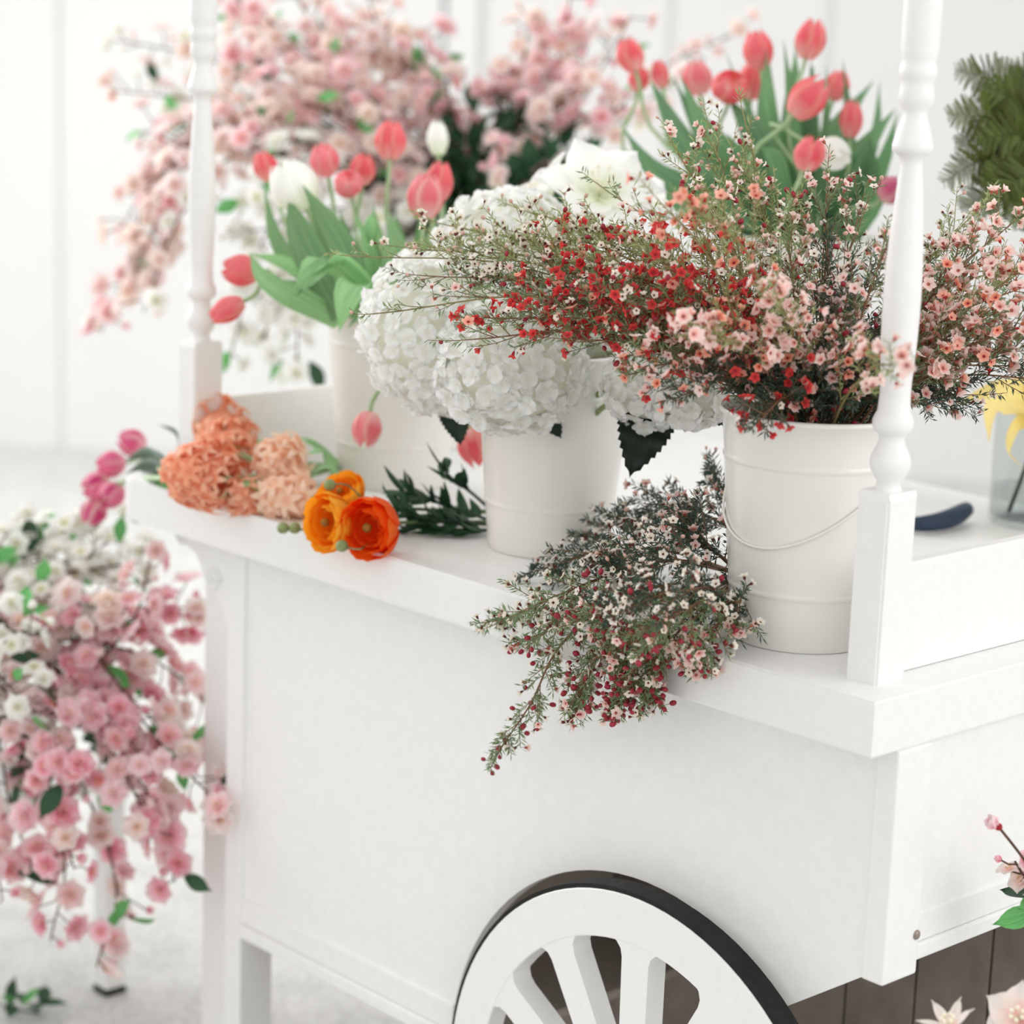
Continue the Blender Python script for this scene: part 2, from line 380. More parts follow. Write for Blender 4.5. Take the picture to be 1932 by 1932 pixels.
# axle and wheels
WXC, WZC, WR = -.355, ZT-.704, .352
def wheel(yf, sgn=1):
    """front face at yf, thickness .034 toward the cart"""
    Y0, Y1 = (yf, yf+.034)
    RI, n = .288, 72
    def ring(bm, r0, r1, y0, y1, nn=96):
        L = []
        for k in range(nn):
            t_ = 2*PI*k/nn
            L.append([bm.verts.new((WXC+r*math.cos(t_), y, WZC+r*math.sin(t_))) for r, y in ((r0, y0), (r1, y0), (r1, y1), (r0, y1))])
        for k in range(nn):
            a_, b_ = L[k], L[(k+1) % nn]
            for i in range(4): j = (i+1) % 4; bm.faces.new((a_[i], a_[j], b_[j], b_[i]))
    bm = bmesh.new(); ring(bm, RI, WR, Y0, Y1)
    bmesh.ops.bevel(bm, geom=[e for e in bm.edges if abs((V((e.verts[0].co.x-WXC, 0, e.verts[0].co.z-WZC))).length-(V((e.verts[1].co.x-WXC, 0, e.verts[1].co.z-WZC))).length) < 1e-5 and abs(e.verts[0].co.y-e.verts[1].co.y) < 1e-6], offset=.0015, segments=1, affect='EDGES')
    wh = part('wheel', bm_mesh('wheel', bm, 'paint'), cart)
    bm = bmesh.new(); ring(bm, WR+.0002, WR+.006, Y0+.003, Y1+.002)
    part('tyre', bm_mesh('tyre', bm, 'rubber'), wh, label='black rubber tyre')
    ws = .024; r1_ = RI+.003
    for k in range(12):
        t_ = math.radians(.3+30*k); d = V((math.cos(t_), 0, math.sin(t_))); s_ = V((-d.z, 0, d.x))
        O = V((WXC, 0, WZC)); L = []
        fl = .022
        P = [(.05, -ws*.9), (RI-fl, -ws)] + [(RI-fl+fl*math.sin(a_), -ws-fl*(1-math.cos(a_))) for a_ in (PI/6, PI/3, PI/2)]
        P += [(r1_+.004, -ws-fl), (r1_+.004, ws+fl)] + [(RI-fl+fl*math.sin(a_), ws+fl*(1-math.cos(a_))) for a_ in (PI/2, PI/3, PI/6)] + [(RI-fl, ws), (.05, ws*.9)]
        bm = bmesh.new()
        A_ = [bm.verts.new(O+d*a_+s_*b_+V((0, Y0+.0006, 0))) for a_, b_ in P]; B_ = [bm.verts.new(O+d*a_+s_*b_+V((0, Y1-.0006, 0))) for a_, b_ in P]
        bm.faces.new(A_); bm.faces.new(B_[::-1])
        for i in range(len(P)): j = (i+1) % len(P); bm.faces.new((A_[j], A_[i], B_[i], B_[j]))
        part('spoke', bm_mesh('spoke', bm, 'paint'), wh)
    mb = MB(); mb.lathe([(.0, -.022), (.035, -.022), (.04, -.014), (.078, -.006), (.08, 0), (.08, .034), (.05, .045), (0, .045)], 40)
    part('hub', mb.mesh('hub', 'paint', False), wh, Matrix.Translation((WXC, yf, WZC)) @ Matrix.Rotation(-PI/2, 4, 'X'))
wheel(0.0); wheel(SW-.034)
mb = MB(); mb.tube([V((WXC, .03, WZC)), V((WXC, SW-.03, WZC))], .02, 14)
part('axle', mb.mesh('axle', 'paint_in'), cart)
# corbel scroll under the far overhang
bm = bmesh.new()
prism(bm, [(x, ZT+z) for x, z in ((-1.326, -.068), (-1.495, -.068), (-1.497, -.082), (-1.478, -.100), (-1.448, -.104), (-1.425, -.112), (-1.412, -.128), (-1.402, -.148), (-1.382, -.163), (-1.362, -.172), (-1.348, -.190), (-1.342, -.212), (-1.326, -.222))], 'y', .058, .094)
cb = part('corbel', bm_mesh('corbel', bm, 'paint'), cart)
for x0, z0, r_, a0 in ((-1.462, -.090, .015, 1.6), (-1.375, -.145, .022, 0)):
    mb = MB(); mb.tube([V((x0+r_*(1-k/26)*math.cos(a0+k*.5), .057, ZT+z0+r_*(1-k/26)*math.sin(a0+k*.5))) for k in range(24)], .0034, 6)
    part('scroll', mb.mesh('corbel_scroll', 'paint'), cb)
# screw head on the corner post
mb = MB(); mb.blob((0, 0, 0), .0065, 10, (1, 1, .6))
P_ = CP + (RX*(1733-966)+DY*(1763-966)+FW*FPX)*((.003-CP.x)/((RX*(1733-966)+DY*(1763-966)+FW*FPX).x))
part('screw', mb.mesh('screw', 'steel'), cart, mat_to(V((.002, min(P_.y, .11), P_.z)), V((1, 0, 0))))
# turned posts
def zpost(py, x=-.066, y=.082):                # height on the near post's axis seen at pixel row py
    d = (V((x, y, 0))-CP); d.z = 0; D_ = None
    lo, hi = ZT-.2, ZT+2
    for _ in range(40):
        mid = (lo+hi)/2; q = V((x, y, mid))-CP; row = 966+FPX*q.dot(DY)/q.dot(FW)
        if row < py: hi = mid
        else: lo = mid
    return mid
prof_px = [(930, 30), (922, 25), (908, 22), (898, 30), (885, 37), (873, 39.5), (860, 37), (846, 30), (834, 25), (825, 24), (819, 27), (812, 36), (803, 39), (793, 39), (785, 36), (775, 31),
           (745, 29), (720, 29.5), (680, 32), (640, 34), (600, 35), (560, 35.5), (500, 34), (440, 31), (380, 26.5), (340, 23), (312, 20.5), (299, 21), (291, 30), (284, 37.5), (274, 38), (264, 35), (245, 30.5), (225, 24), (214, 22), (206, 24), (196, 31), (180, 33.5),
           (165, 31), (152, 31), (146, 34.5), (132, 35), (124, 33), (117, 31), (108, 33.5), (90, 35), (0, 35.5), (-250, 35.5)]
SQ = .0235
for xc, yc in ((-.0665, .0825), (-1.450, .0825)):
    mb = MB(); z1 = zpost(938)
    pz = [(w_/1618, zpost(p_)) for p_, w_ in prof_px]
    mb.lathe([(0, pz[0][1]-.03)]+pz+[(pz[-1][0], pz[-1][1]+.75), (0, pz[-1][1]+.75)], 32, (xc, yc, 0))
    bm = bmesh.new(); g = bmesh.ops.create_cube(bm, size=1)['verts']
    dy0, dy1 = .0265, .0275
    for q in g: q.co = V((xc+q.co.x*2*SQ, yc+q.co.y*(dy0+dy1), ZT+(q.co.z+.5)*(z1-ZT)))
    tf = max(bm.faces, key=lambda f_: f_.calc_center_median().z)
    r_ = bmesh.ops.inset_region(bm, faces=[tf], thickness=.0035)
    bmesh.ops.translate(bm, verts=list(tf.verts), vec=(0, 0, .009))
    bmesh.ops.bevel(bm, geom=[e for e in bm.edges if abs(e.verts[0].co.z-e.verts[1].co.z) > .1], offset=.003, segments=2, affect='EDGES')
    pb = part('post', mb.mesh('post', 'paint'), cart)
    part('post_block', bm_mesh('post_block', bm, 'paint'), pb)
# end boards between the posts
for x0, x1 in ((-.079, -.062), (-1.458, -1.441)):
    post(x0, x1, .108, SW-.09, ZT+.0005, ZT+.136, 'end_board', 'paint', .0025)
post(-.075, -.066, .14, SW-.1, ZT-.002, ZT+.003, 'board_gap', 'gap', 0)

# dark planked crate added on the floor to darken the space beneath the cart
crate = thing('crate', 'dark grey brown planked crate added on the floor to darken the space under the cart', 'crate', (-.55, .72, 0))
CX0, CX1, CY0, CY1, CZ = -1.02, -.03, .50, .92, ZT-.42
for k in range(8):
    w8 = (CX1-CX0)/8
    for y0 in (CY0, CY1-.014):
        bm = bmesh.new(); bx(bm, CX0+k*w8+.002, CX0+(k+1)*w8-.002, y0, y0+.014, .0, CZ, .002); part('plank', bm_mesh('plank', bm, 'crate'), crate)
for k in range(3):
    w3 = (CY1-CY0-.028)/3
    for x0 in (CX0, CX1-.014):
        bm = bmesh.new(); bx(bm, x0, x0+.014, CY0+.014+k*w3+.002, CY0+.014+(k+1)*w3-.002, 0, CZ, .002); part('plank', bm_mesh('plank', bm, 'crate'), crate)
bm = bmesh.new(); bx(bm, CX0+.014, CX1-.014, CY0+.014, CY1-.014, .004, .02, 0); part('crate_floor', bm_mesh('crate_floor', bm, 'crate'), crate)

# ================================================================== BUCKETS
RT, RB, BH = .1145, .0885, .29
def bucket_meshes():
    def rad(z): return RB+(RT-RB)*z/BH
    prof = [(0, .006), (RB-.006, .006), (RB-.002, 0), (RB, .002)]
    def bead(z): return [(rad(z+e)+h, z+e) for e, h in ((-.02, 0), (-.010, 0), (-.005, 0), (-.0038, .0002), (-.0015, .0016), (.0015, .0016), (.0038, .0002), (.005, 0), (.010, 0), (.02, 0))]
    prof += bead(.070) + bead(.232) + [(rad(BH-.006), BH-.006), (RT+.003, BH-.004), (RT+.004, BH), (RT+.001, BH+.0025), (RT-.002, BH)]
    prof += [(rad(.2)-.0025, .2), (RB-.003, .012), (0, .012)]
    mb = MB(); mb.lathe(prof, 64); body = mb.mesh('bucket_body', 'enamel')
    mb = MB(); P = []
    for k in range(33):                         # wire handle lying down against one side of the body
        a_ = PI*k/32; z_ = .215-.085*math.sin(a_); r_ = rad(z_)+.0028
        P.append(V((math.cos(a_)*r_, -math.sin(a_)*r_, z_)))
    mb.tube(P, .0018, 6); han = mb.mesh('bucket_handle', 'enamel')
    mb = MB(); mb.blob((0, 0, 0), .010, 10, (.3, 1, 1))
    return body, han, mb.mesh('bucket_ear', 'enamel')
BB = bucket_meshes()
def bucket(x, y, z, spin, label, handle=True, tall=1.0):
    t_ = thing('bucket', label, 'bucket', (x, y, z), 'white enamel flower buckets')
    wm = Matrix.Translation((x, y, z)) @ Matrix.Rotation(spin, 4, 'Z') @ Matrix.Diagonal((1, 1, tall, 1))
    part('body', BB[0], t_, wm)
    if handle:
        part('handle', BB[1], t_, wm)
        for s_ in (-1, 1): part('handle_ear', BB[2], t_, wm @ Matrix.Translation((s_*(RT-.003), 0, .215)))
    return V((x, y, z))
B1 = bucket(-.245, .156, ZT, math.radians(3), 'cream white bucket full of waxflowers, just behind the near turned post')
B2 = bucket(-.791, .234, ZT, math.radians(-60), 'cream white bucket holding the white hydrangeas, in the middle of the cart', False)
B3 = bucket(-1.278, .345, ZT, math.radians(200), 'cream white bucket holding tulips, near the far turned post', False)
B4 = bucket(-.93, .93, ZT, math.radians(90), 'taller white bucket of tulips at the back of the cart, mostly hidden by waxflowers', False, 1.42)

# ================================================================== FLOWER MESHES
def petal_grid(mb, L, W_, cup=.25, tilt=0.0, curl=0.0, notch=.0, nu=4, nv=5, base=.25, ruf=0.0, seed=0, p=.75):
    """petal from origin outward along +x, facing +z; tilt lifts it toward +z"""
    rr_ = random.Random(seed); ph = rr_.uniform(0, 6)
    ct, st = math.cos(tilt), math.sin(tilt)
    def fn(u, v_):
        s_ = u*2-1
        wv = (base*(1-v_) + math.sin(PI*min(1, v_*.93+.03))**p)*W_*.5
        if v_ > .999: wv *= .45 if notch == 0 else .6
        x = L*v_*(1-.10*s_*s_*v_) - notch*L*(1-abs(s_))*max(0, v_-.8)*5
        yy = s_*wv
        z = cup*W_*(s_*s_)*.5*(1-.3*v_) + curl*L*v_*v_ + ruf*L*math.sin(ph+s_*4+v_*3)*v_
        return V((x*ct-z*st, yy, x*st+z*ct))
    mb.grid(fn, nu, nv)
def ring_petals(mb, n, L, W_, tilt, r0=0, z0=0, off=0, **k):
    for i in range(n):
        q = MB(); petal_grid(q, L, W_, tilt=tilt+rnd.uniform(-.08, .08), seed=i*7+n, **k)
        mt = Matrix.Rotation(off+2*PI*i/n, 4, 'Z') @ Matrix.Translation((r0, 0, z0))
        mb.extend(q, mt)
def wax_blossom(name, pm, cm, R=.0068, half=False):
    mb = MB(); mb.k = 0
    ring_petals(mb, 5, R, R*.76, .75 if half else .36, R*.24, .0014, cup=.3, nu=3, nv=4, base=.3, p=.6)
    mb.k = 1; mb.lathe([(0, -.004), (R*.28, -.0015), (R*.33, .0012), (R*.24, .0016), (R*.10, .0004), (0, .0002)], 7)
    return mb.mesh(name, [pm, cm])
def small_bud(name, pm, R=.0028):
    mb = MB(); mb.blob((0, 0, R), R, 6, (1, 1, 1.3)); return mb.mesh(name, pm)
WB = {
 'w': [wax_blossom('cream_waxflower', 'wax_w', 'wax_dark', .0058), wax_blossom('cream_waxflower_half_open', 'wax_w', 'wax_dark', .0050, True)],
 'p': [wax_blossom('pink_waxflower', 'wax_p', 'wax_ctr', .0072), wax_blossom('pink_waxflower_half_open', 'wax_p', 'wax_ctr', .0062, True)],
 'c': [wax_blossom('coral_waxflower', 'wax_c', 'wax_redc', .0072), wax_blossom('coral_waxflower_half_open', 'wax_c', 'wax_redc', .0062, True)],
 'r': [wax_blossom('red_waxflower', 'wax_r', 'wax_redc', .0066), wax_blossom('red_waxflower_half_open', 'wax_r', 'wax_redc', .0058, True)],
 'b': [small_bud('crimson_bud', 'bud', .0034)], 'k': [small_bud('cream_bud', 'bud_c', .0026)],
 'P': [wax_blossom('large_pink_waxflower', 'wax_p', 'wax_ctr', .0092), wax_blossom('large_pink_waxflower_half_open', 'wax_p', 'wax_ctr', .0078, True)],
}
def pick(mix_):
    tot = sum(w_ for _, w_ in mix_); x = rnd.uniform(0, tot)
    for k_, w_ in mix_:
        x -= w_
        if x <= 0: return k_
    return mix_[-1][0]
def sprig(label, pts, mix_, nsub=26, sublen=.085, nper=2.0, needle='needle', twig='twig', t0=.4, group='waxflower sprigs in the near bucket', ndl=16, r0=.0022, droop=0, spread=.75, nlen=.013):
    """a waxflower stem: stem with twigs, needle leaves (stuff), blossoms one by one"""
    P = spline(pts, 22); root = thing('waxflower_sprig', label, 'flower', P[0], group)
    st = MB(); st.tube(P, [r0, .0009], 5); nd = MB(); bl = []
    for i in range(nsub):
        t_ = t0 + (1-t0)*((i+rnd.random())/nsub)
        if i == nsub-1: t_ = 1
        k = t_*(len(P)-1); a_ = int(min(k, len(P)-2)); p = P[a_].lerp(P[a_+1], k-a_)
        T = (P[min(a_+2, len(P)-1)]-P[max(a_-1, 0)]).normalized()
        o = rv(); o = (o-T*o.dot(T)).normalized()
        d = (T*rnd.uniform(.55, 1.1)+o*spread*rnd.uniform(.35, 1.1)+V((0, 0, .15-droop))).normalized()
        if t_ == 1: d = T
        L = sublen*rnd.uniform(.55, 1.15)*(1.15-.5*t_)
        Q = bez(p, p+d*L*.55, p+d*L+V((0, 0, .12-droop))*L+rv(.08*L), 6); st.tube(Q, [.0008, .0004], 3, False)
        for j in range(ndl):
            s_ = .12+.88*(j+rnd.random())/ndl*1.0; kk = min(s_, .999)*5; b_ = int(kk); q = Q[b_].lerp(Q[min(b_+1, 5)], kk-b_)
            tt = (Q[min(b_+1, 5)]-Q[b_]).normalized(); oo = rv(); oo = (oo-tt*oo.dot(tt)).normalized()
            dd = (tt*rnd.uniform(.5, 1.1)+oo).normalized(); nd.blade(q, dd, nlen*rnd.uniform(.6, 1.15), .0011, dd.cross(runit()).normalized())
        nb = int(nper+rnd.random())
        for j in range(nb):
            kk = rnd.uniform(.55, .999)*5; b_ = int(kk); q = Q[b_].lerp(Q[b_+1], kk-b_)
            tt = (Q[5]-Q[4]).normalized(); oo = rv(); oo = (oo-tt*oo.dot(tt)).normalized()
            nn = (tt*rnd.uniform(.3, 1)+oo+V((0, 0, .25))).normalized(); e = q+nn*rnd.uniform(.006, .012)
            st.tube([q, e], [.0004, .0004], 3, False); bl.append((e, nn))
    part('stem', st.mesh('waxflower_stem', twig), root)
    part('needle_leaves', nd.mesh('waxflower_needles', needle, False), root, kind='stuff')
    for e, nn in bl[:290]:
        k_ = pick(mix_); ms = WB[k_]; me = ms[0] if len(ms) == 1 or rnd.random() < .6 else ms[1]
        part('blossom' if k_ not in 'bk' else 'bud', me, root, mat_to(e, nn, rnd.uniform(0, 6), rnd.uniform(.85, 1.15)))
    return root
# ================================================================== THE BIG WAXFLOWER BUNCH IN THE NEAR BUCKET
RIM1 = B1+V((0, 0, BH))
def bunch_path(rim, tip, arch=.12, low=None):
    o = tip-rim; h = V((o.x, o.y, 0)); L = o.length
    hd = h.normalized() if h.length > 1e-3 else V((1, 0, 0))
    r0 = rim+hd*min(.075, h.length*.3)+rv(.012)
    q = r0.lerp(tip, .5)+V((0, 0, arch*L))+rv(.02*L)
    return [rim-hd*.05+V((0, 0, -.22)), r0, q, tip]
W_, P2, C2, R2 = [('w', 6), ('k', 2)], [('p', 6), ('w', 3), ('b', 1)], [('c', 5), ('p', 2)], [('r', 8), ('w', 2), ('c', 1), ('b', 1)]
MIXR = [('r', 5), ('w', 3), ('c', 1), ('b', 1)]; OL = [('w', 4), ('p', 2), ('k', 3), ('b', 1)]
WT = [ # px, py, distance, mix, twigs, per twig, needle, arch, label
 (835, 470, 3.06, W_, 24, 2.2, 'needle_y', .10, 'cream sprig with brown cups where two upper hydrangeas meet'),
 (905, 520, 3.02, W_, 26, 2.2, 'needle', .10, 'cream and green sprig lying over the gap between the hydrangeas'),
 (985, 440, 3.08, W_, 24, 2.0, 'needle_y', .12, 'cream sprig below the left amaryllis bloom'),
 (970, 530, 2.98, OL, 26, 2.2, 'needle', .10, 'cream and brown sprig just above the crimson flowers'),
 (1060, 420, 3.06, W_, 22, 2.0, 'needle_y', .12, 'cream sprig directly under the large amaryllis'),
 (1045, 605, 2.90, R2, 26, 2.4, 'needle', .10, 'crimson sprig over the right side of the lower hydrangea'),
 (1110, 545, 2.88, R2, 26, 2.4, 'needle', .12, 'crimson sprig in the middle of the leftward red sweep'),
 (1200, 620, 2.82, MIXR, 26, 2.2, 'needle', .10, 'red sprig at the lower edge of the sweep, left of the peach cluster'),
 (1170, 450, 2.98, [('w', 5), ('r', 2), ('p', 1)], 24, 2.2, 'needle_y', .12, 'cream sprig with few red flowers left of the coral pair'),
 (1760, 600, 2.98, P2, 22, 2.0, 'needle', .06, 'pink sprig half covered by the right edge of the near post'),
 (1950, 650, 2.86, [('P', 4), ('c', 2)], 22, 2.2, 'needle', .08, 'pink and coral sprig a hand above the yellow lily'),
 (650, 482, 3.12, [('k', 1)], 8, .4, 'needle_y', .10, 'longest waxflower sprig, its thin bare tip lying on the tulip leaves'),
 (775, 468, 3.10, W_, 24, 2.0, 'needle_y', .10, 'cream waxflower sprig ending beside the tulip leaves'),
 (705, 592, 2.98, [('k', 1)], 7, .4, 'needle', .12, 'thin green sprig tip crossing the front of the largest white hydrangea'),
 (845, 425, 3.14, W_, 24, 2.0, 'needle_y', .10, 'cream waxflower sprig arching over the top white hydrangea'),
 (800, 520, 3.05, W_, 24, 2.0, 'needle', .10, 'cream budded sprig resting on top of the largest hydrangea'),
 (930, 470, 3.08, W_, 24, 2.2, 'needle_y', .10, 'cream sprig with dark flower cups between the two upper hydrangeas'),
 (875, 560, 3.00, OL, 20, 1.8, 'needle', .10, 'brown-cupped cream sprig above the middle of the largest hydrangea'),
 (925, 600, 2.93, R2, 24, 2.2, 'needle', .09, 'crimson waxflower sprig reaching farthest left of the red ones'),
 (895, 640, 2.90, R2, 20, 1.6, 'needle', .10, 'crimson sprig with a green fan-shaped tip over the white hydrangea petals'),
 (965, 388, 3.20, [('k', 1)], 7, .4, 'needle_y', .10, 'bare green sprig tip above the top white hydrangea'),
 (1055, 455, 3.00, MIXR, 24, 2.0, 'needle_y', .12, 'sprig mixing scarlet and cream flowers below the white amaryllis'),
 (1010, 575, 2.88, R2, 24, 2.4, 'needle', .10, 'dense crimson sprig just right of the largest hydrangea'),
 (1125, 345, 3.08, [('k', 1)], 7, .4, 'needle', .12, 'thin bare twig standing in front of the white amaryllis'),
 (1075, 520, 2.95, MIXR, 24, 2.2, 'needle_y', .12, 'red and cream sprig in the middle of the leftward sweep'),
 (1080, 640, 2.84, R2, 26, 2.4, 'needle', .10, 'dark red sprig bending down over the lower hydrangea'),
 (1120, 600, 2.84, MIXR, 24, 2.2, 'needle', .10, 'red sprig with cream rims low in the leftward sweep'),
 (1145, 500, 2.90, MIXR, 24, 2.2, 'needle_y', .12, 'sprig of cream and scarlet flowers above the crimson ones'),
 (1240, 375, 2.60, [('c', 6)], 10, 1.6, 'needle_y', .14, 'blurred coral sprig standing nearest the camera, left one of two'),
 (1315, 398, 2.60, [('c', 5), ('r', 2)], 10, 1.8, 'needle_y', .14, 'blurred coral sprig standing nearest the camera, right one of two'),
 (1180, 560, 2.80, R2, 26, 2.4, 'needle', .10, 'full crimson sprig at the heart of the red flowers'),
 (1230, 480, 2.82, MIXR, 26, 2.2, 'needle_y', .12, 'red and cream sprig below the blurred coral pair'),
 (1285, 300, 3.02, OL, 22, 2.0, 'needle_y', .12, 'olive sprig with dull pink buds over the dark tulip leaves'),
 (1345, 262, 3.05, OL, 22, 2.0, 'needle_y', .10, 'tallest olive budded sprig in the middle of the tulip leaves'),
 (1415, 325, 3.00, [('w', 5), ('k', 4), ('p', 2)], 24, 2.4, 'needle_y', .10, 'olive sprig crowned with small white buds under the striped tulips'),
 (1400, 205, 3.05, [('k', 1)], 6, .4, 'needle_y', .08, 'long pale green bare twig rising among the tulip leaves'),
 (1345, 400, 2.92, OL, 26, 2.4, 'needle_y', .10, 'brownish pink sprig thick with buds below the tulip leaves'),
 (1470, 395, 2.95, OL, 24, 2.4, 'needle_y', .10, 'brown budded sprig under the lowest striped tulip'),
 (1560, 350, 3.00, OL, 22, 2.0, 'needle', .08, 'brown budded sprig right of the lowest tulip in the back bucket'),
 (1625, 385, 3.02, OL, 20, 1.6, 'needle', .08, 'fine needled sprig pointing at the drooping pink tulip'),
 (1680, 440, 2.72, P2, 14, 2.2, 'needle', .06, 'pink sprig whose tip touches the middle of the near turned post'),
 (1640, 520, 2.86, P2, 20, 1.8, 'needle_d', .06, 'pink and dark green sprig left of the near turned post'),
 (1560, 465, 2.92, OL, 20, 1.2, 'needle_d', .06, 'open needled sprig against the white back bucket'),
 (1490, 480, 2.86, P2, 22, 1.8, 'needle', .08, 'pale pink sprig above the blurred pink one in the centre'),
 (1330, 640, 2.62, [('P', 6), ('c', 1)], 14, 3.2, 'needle_y', .10, 'blurred peach pink cluster leaning out toward the camera at lower centre'),
 (1475, 580, 2.64, [('P', 6)], 14, 3.0, 'needle_y', .12, 'blurred pale pink upright cluster nearest the camera at the centre'),
 (1690, 690, 2.50, [('P', 6)], 10, 2.4, 'needle_y', .10, 'blurred pink sprig crossing in front of the near turned post'),
 (1225, 690, 2.78, [('p', 4), ('c', 2), ('r', 1)], 26, 2.4, 'needle', .10, 'salmon pink sprig hanging left over the small white hydrangea'),
 (1290, 745, 2.74, [('p', 4), ('c', 3)], 24, 2.4, 'needle_d', .12, 'coral sprig drooping beside the bucket rim above the dark leaf'),
 (1440, 788, 2.70, R2, 18, 2.6, 'needle_d', .14, 'dark red sprig hanging over the front of the bucket rim'),
 (1400, 690, 2.74, [('p', 4), ('r', 2), ('c', 2)], 24, 2.2, 'needle_d', .10, 'pink and red sprig above the bucket rim at its left side'),
 (1590, 600, 2.80, P2, 24, 1.8, 'needle_d', .06, 'pink sprig in the dark needles left of the post, upper one'),
 (1625, 690, 2.76, [('p', 4), ('c', 3)], 22, 2.2, 'needle_d', .06, 'coral pink sprig in the dark needles beside the post'),
 (1545, 720, 2.76, [('p', 3), ('c', 2), ('r', 1)], 24, 1.8, 'needle_d', .06, 'short pink sprig deep in dark needles over the bucket rim'),
 (1330, 470, 2.88, [('c', 3), ('r', 3)], 26, 2.2, 'needle_y', .10, 'orange red sprig right of the crimson mass'),
 (1280, 590, 2.80, R2, 26, 2.4, 'needle', .10, 'crimson sprig behind the blurred peach cluster'),
 (1400, 560, 2.86, [('r', 4), ('w', 3)], 24, 2.0, 'needle', .08, 'red and white sprig between the two blurred pink clusters'),
 (1470, 700, 2.78, P2, 20, 1.6, 'needle_d', .06, 'short dark sprig with pink cups in the centre of the bucket'),
 (1640, 620, 2.98, P2, 20, 1.0, 'needle_d', .06, 'dark needled sprig standing behind the near post'),
 (1905, 425, 2.96, [('P', 5), ('c', 2)], 20, 2.2, 'needle', .08, 'peach pink sprig under the fern, right of the post'),
 (1975, 480, 2.90, [('P', 5), ('c', 3)], 20, 2.4, 'needle_y', .08, 'coral sprig leaving the picture at the right under the fern'),
 (1840, 400, 3.05, OL, 18, 1.8, 'needle_y', .08, 'brown budded sprig touching the bottom of the fern'),
 (1830, 490, 2.92, [('P', 4), ('p', 3)], 20, 2.2, 'needle', .08, 'pink sprig in the upper middle, right of the post'),
 (1775, 520, 2.96, [('w', 2), ('p', 3)], 20, 1.6, 'needle', .06, 'pale sprig just right of the near post at half its height'),
 (1870, 590, 2.84, [('P', 5), ('c', 3)], 22, 2.4, 'needle', .08, 'dense coral pink sprig in the middle, right of the post'),
 (1985, 600, 2.84, [('P', 5), ('c', 2)], 20, 2.4, 'needle', .08, 'pink sprig above the yellow lily at the picture edge'),
 (1780, 640, 2.92, P2, 20, 1.8, 'needle', .06, 'rose sprig beside the right edge of the near post'),
 (1905, 690, 2.90, [('P', 4), ('w', 1)], 20, 2.0, 'needle_d', .08, 'pink sprig hanging just above the yellow lily'),
 (1985, 720, 2.92, [('p', 4), ('r', 1)], 20, 1.8, 'needle_d', .08, 'rose sprig behind the yellow lily petals'),
 (1820, 745, 2.94, [('w', 2), ('p', 1)], 20, .8, 'needle_d', .06, 'dark needled sprig low on the right, close above the bucket rim'),
 (1935, 540, 2.98, [('P', 4), ('c', 3)], 20, 2.2, 'needle', .08, 'coral sprig between the fern and the lily'),
]
for px, py, d_, mx_, ns, npr, nd_, ar, lab in WT:
    tip = at(px, py, d_)
    bare = npr < .6
    low = nd_ == 'needle_d'
    sprig(lab, bunch_path(RIM1, tip, ar), mx_, int(ns*(1.5 if low else 1.2)), .06 if bare else .085, npr*(.75 if low else 1.0), nd_, 'twig_g' if nd_ == 'needle_y' or bare else 'twig',
          t0=.62 if bare else (.12 if low else .34), ndl=14 if bare else (26 if low else 20), r0=.0015 if bare else .0022, spread=.35 if bare else .75)

for px, py, d_, lab in ((1410, 735, 2.80, 'above the left end of the bucket rim'), (1460, 745, 2.78, 'just right of the red flowers hanging over the rim'), (1520, 755, 2.78, 'close above the front of the rim'), (1580, 745, 2.78, 'above the rim, halfway to the post'),
                   (1640, 750, 2.80, 'touching the left edge of the near post'), (1450, 700, 2.86, 'under the upright pale pink cluster'), (1540, 680, 2.86, 'in the darkest middle of the bucket'), (1620, 660, 2.90, 'behind the coral flowers beside the post'),
                   (1760, 765, 2.92, 'lowest of all right of the post'), (1740, 740, 2.95, 'close against the right edge of the post'), (1790, 730, 2.96, 'between the post and the yellow lily'), (1490, 640, 2.92, 'behind the upright pale pink cluster'), (1580, 600, 2.95, 'higher up among open needles, left of the post')):
    sprig('short dark needled sprig '+lab, bunch_path(RIM1, at(px, py, d_), .15), [('p', 4), ('b', 1)], 26, .06, .35, 'needle_d', 'twig', .1, 'short dark sprigs low in the near bucket', 28)

# the bundle lying on the cart, hanging over its front edge
def lie(label, pts, mx_, ns=24, npr=2.2, ndl=18, nd_='needle_d', droop=.12, sl=.075, t0=.30):
    sprig(label, pts, mx_, int(ns*1.35), sl, npr*1.05, nd_, 'twig', t0, 'waxflower sprigs lying on the cart beside the near bucket', int(ndl*1.6), .0022, droop, .8)
LB = on(1405, 1085, ZT+.012)
def P3(px, py, z): return on(px, py, ZT+z)
WWH = [('w', 6), ('k', 1)]; WRD = [('w', 4), ('b', 6), ('p', 1)]
lie('lying sprig whose thin tip hangs lowest down the cart front', [LB, P3(1190, 1120, .05), ony(1060, 1215, -.03), ony(1000, 1330, -.035), ony(935, 1425, -.03)], WRD, 26, 1.5, 14, 'needle', .3, .045, .3)
lie('lying sprig pointing farthest left along the cart edge', [LB, P3(1240, 1060, .06), P3(1060, 1120, .04), ony(925, 1182, -.03)], WWH, 30, 1.6, 16, 'needle', .05, .06)
lie('lying sprig left of the white-cupped middle ones, top of the heap', [LB, P3(1260, 1040, .09), P3(1130, 1040, .06), P3(1020, 1075, .02)], WWH, 28, 1.5, 20)
lie('lying sprig along the back of the heap beside the middle bucket', [LB, P3(1330, 1030, .10), P3(1200, 985, .08), P3(1105, 1010, .04)], WWH, 26, 1.0, 22)
lie('lying sprig with dark twigs rising behind the heap', [LB+V((0, .02, .02)), P3(1380, 1000, .09), P3(1300, 960, .10), P3(1215, 950, .10)], [('w', 3), ('p', 2)], 24, 1.0, 22)
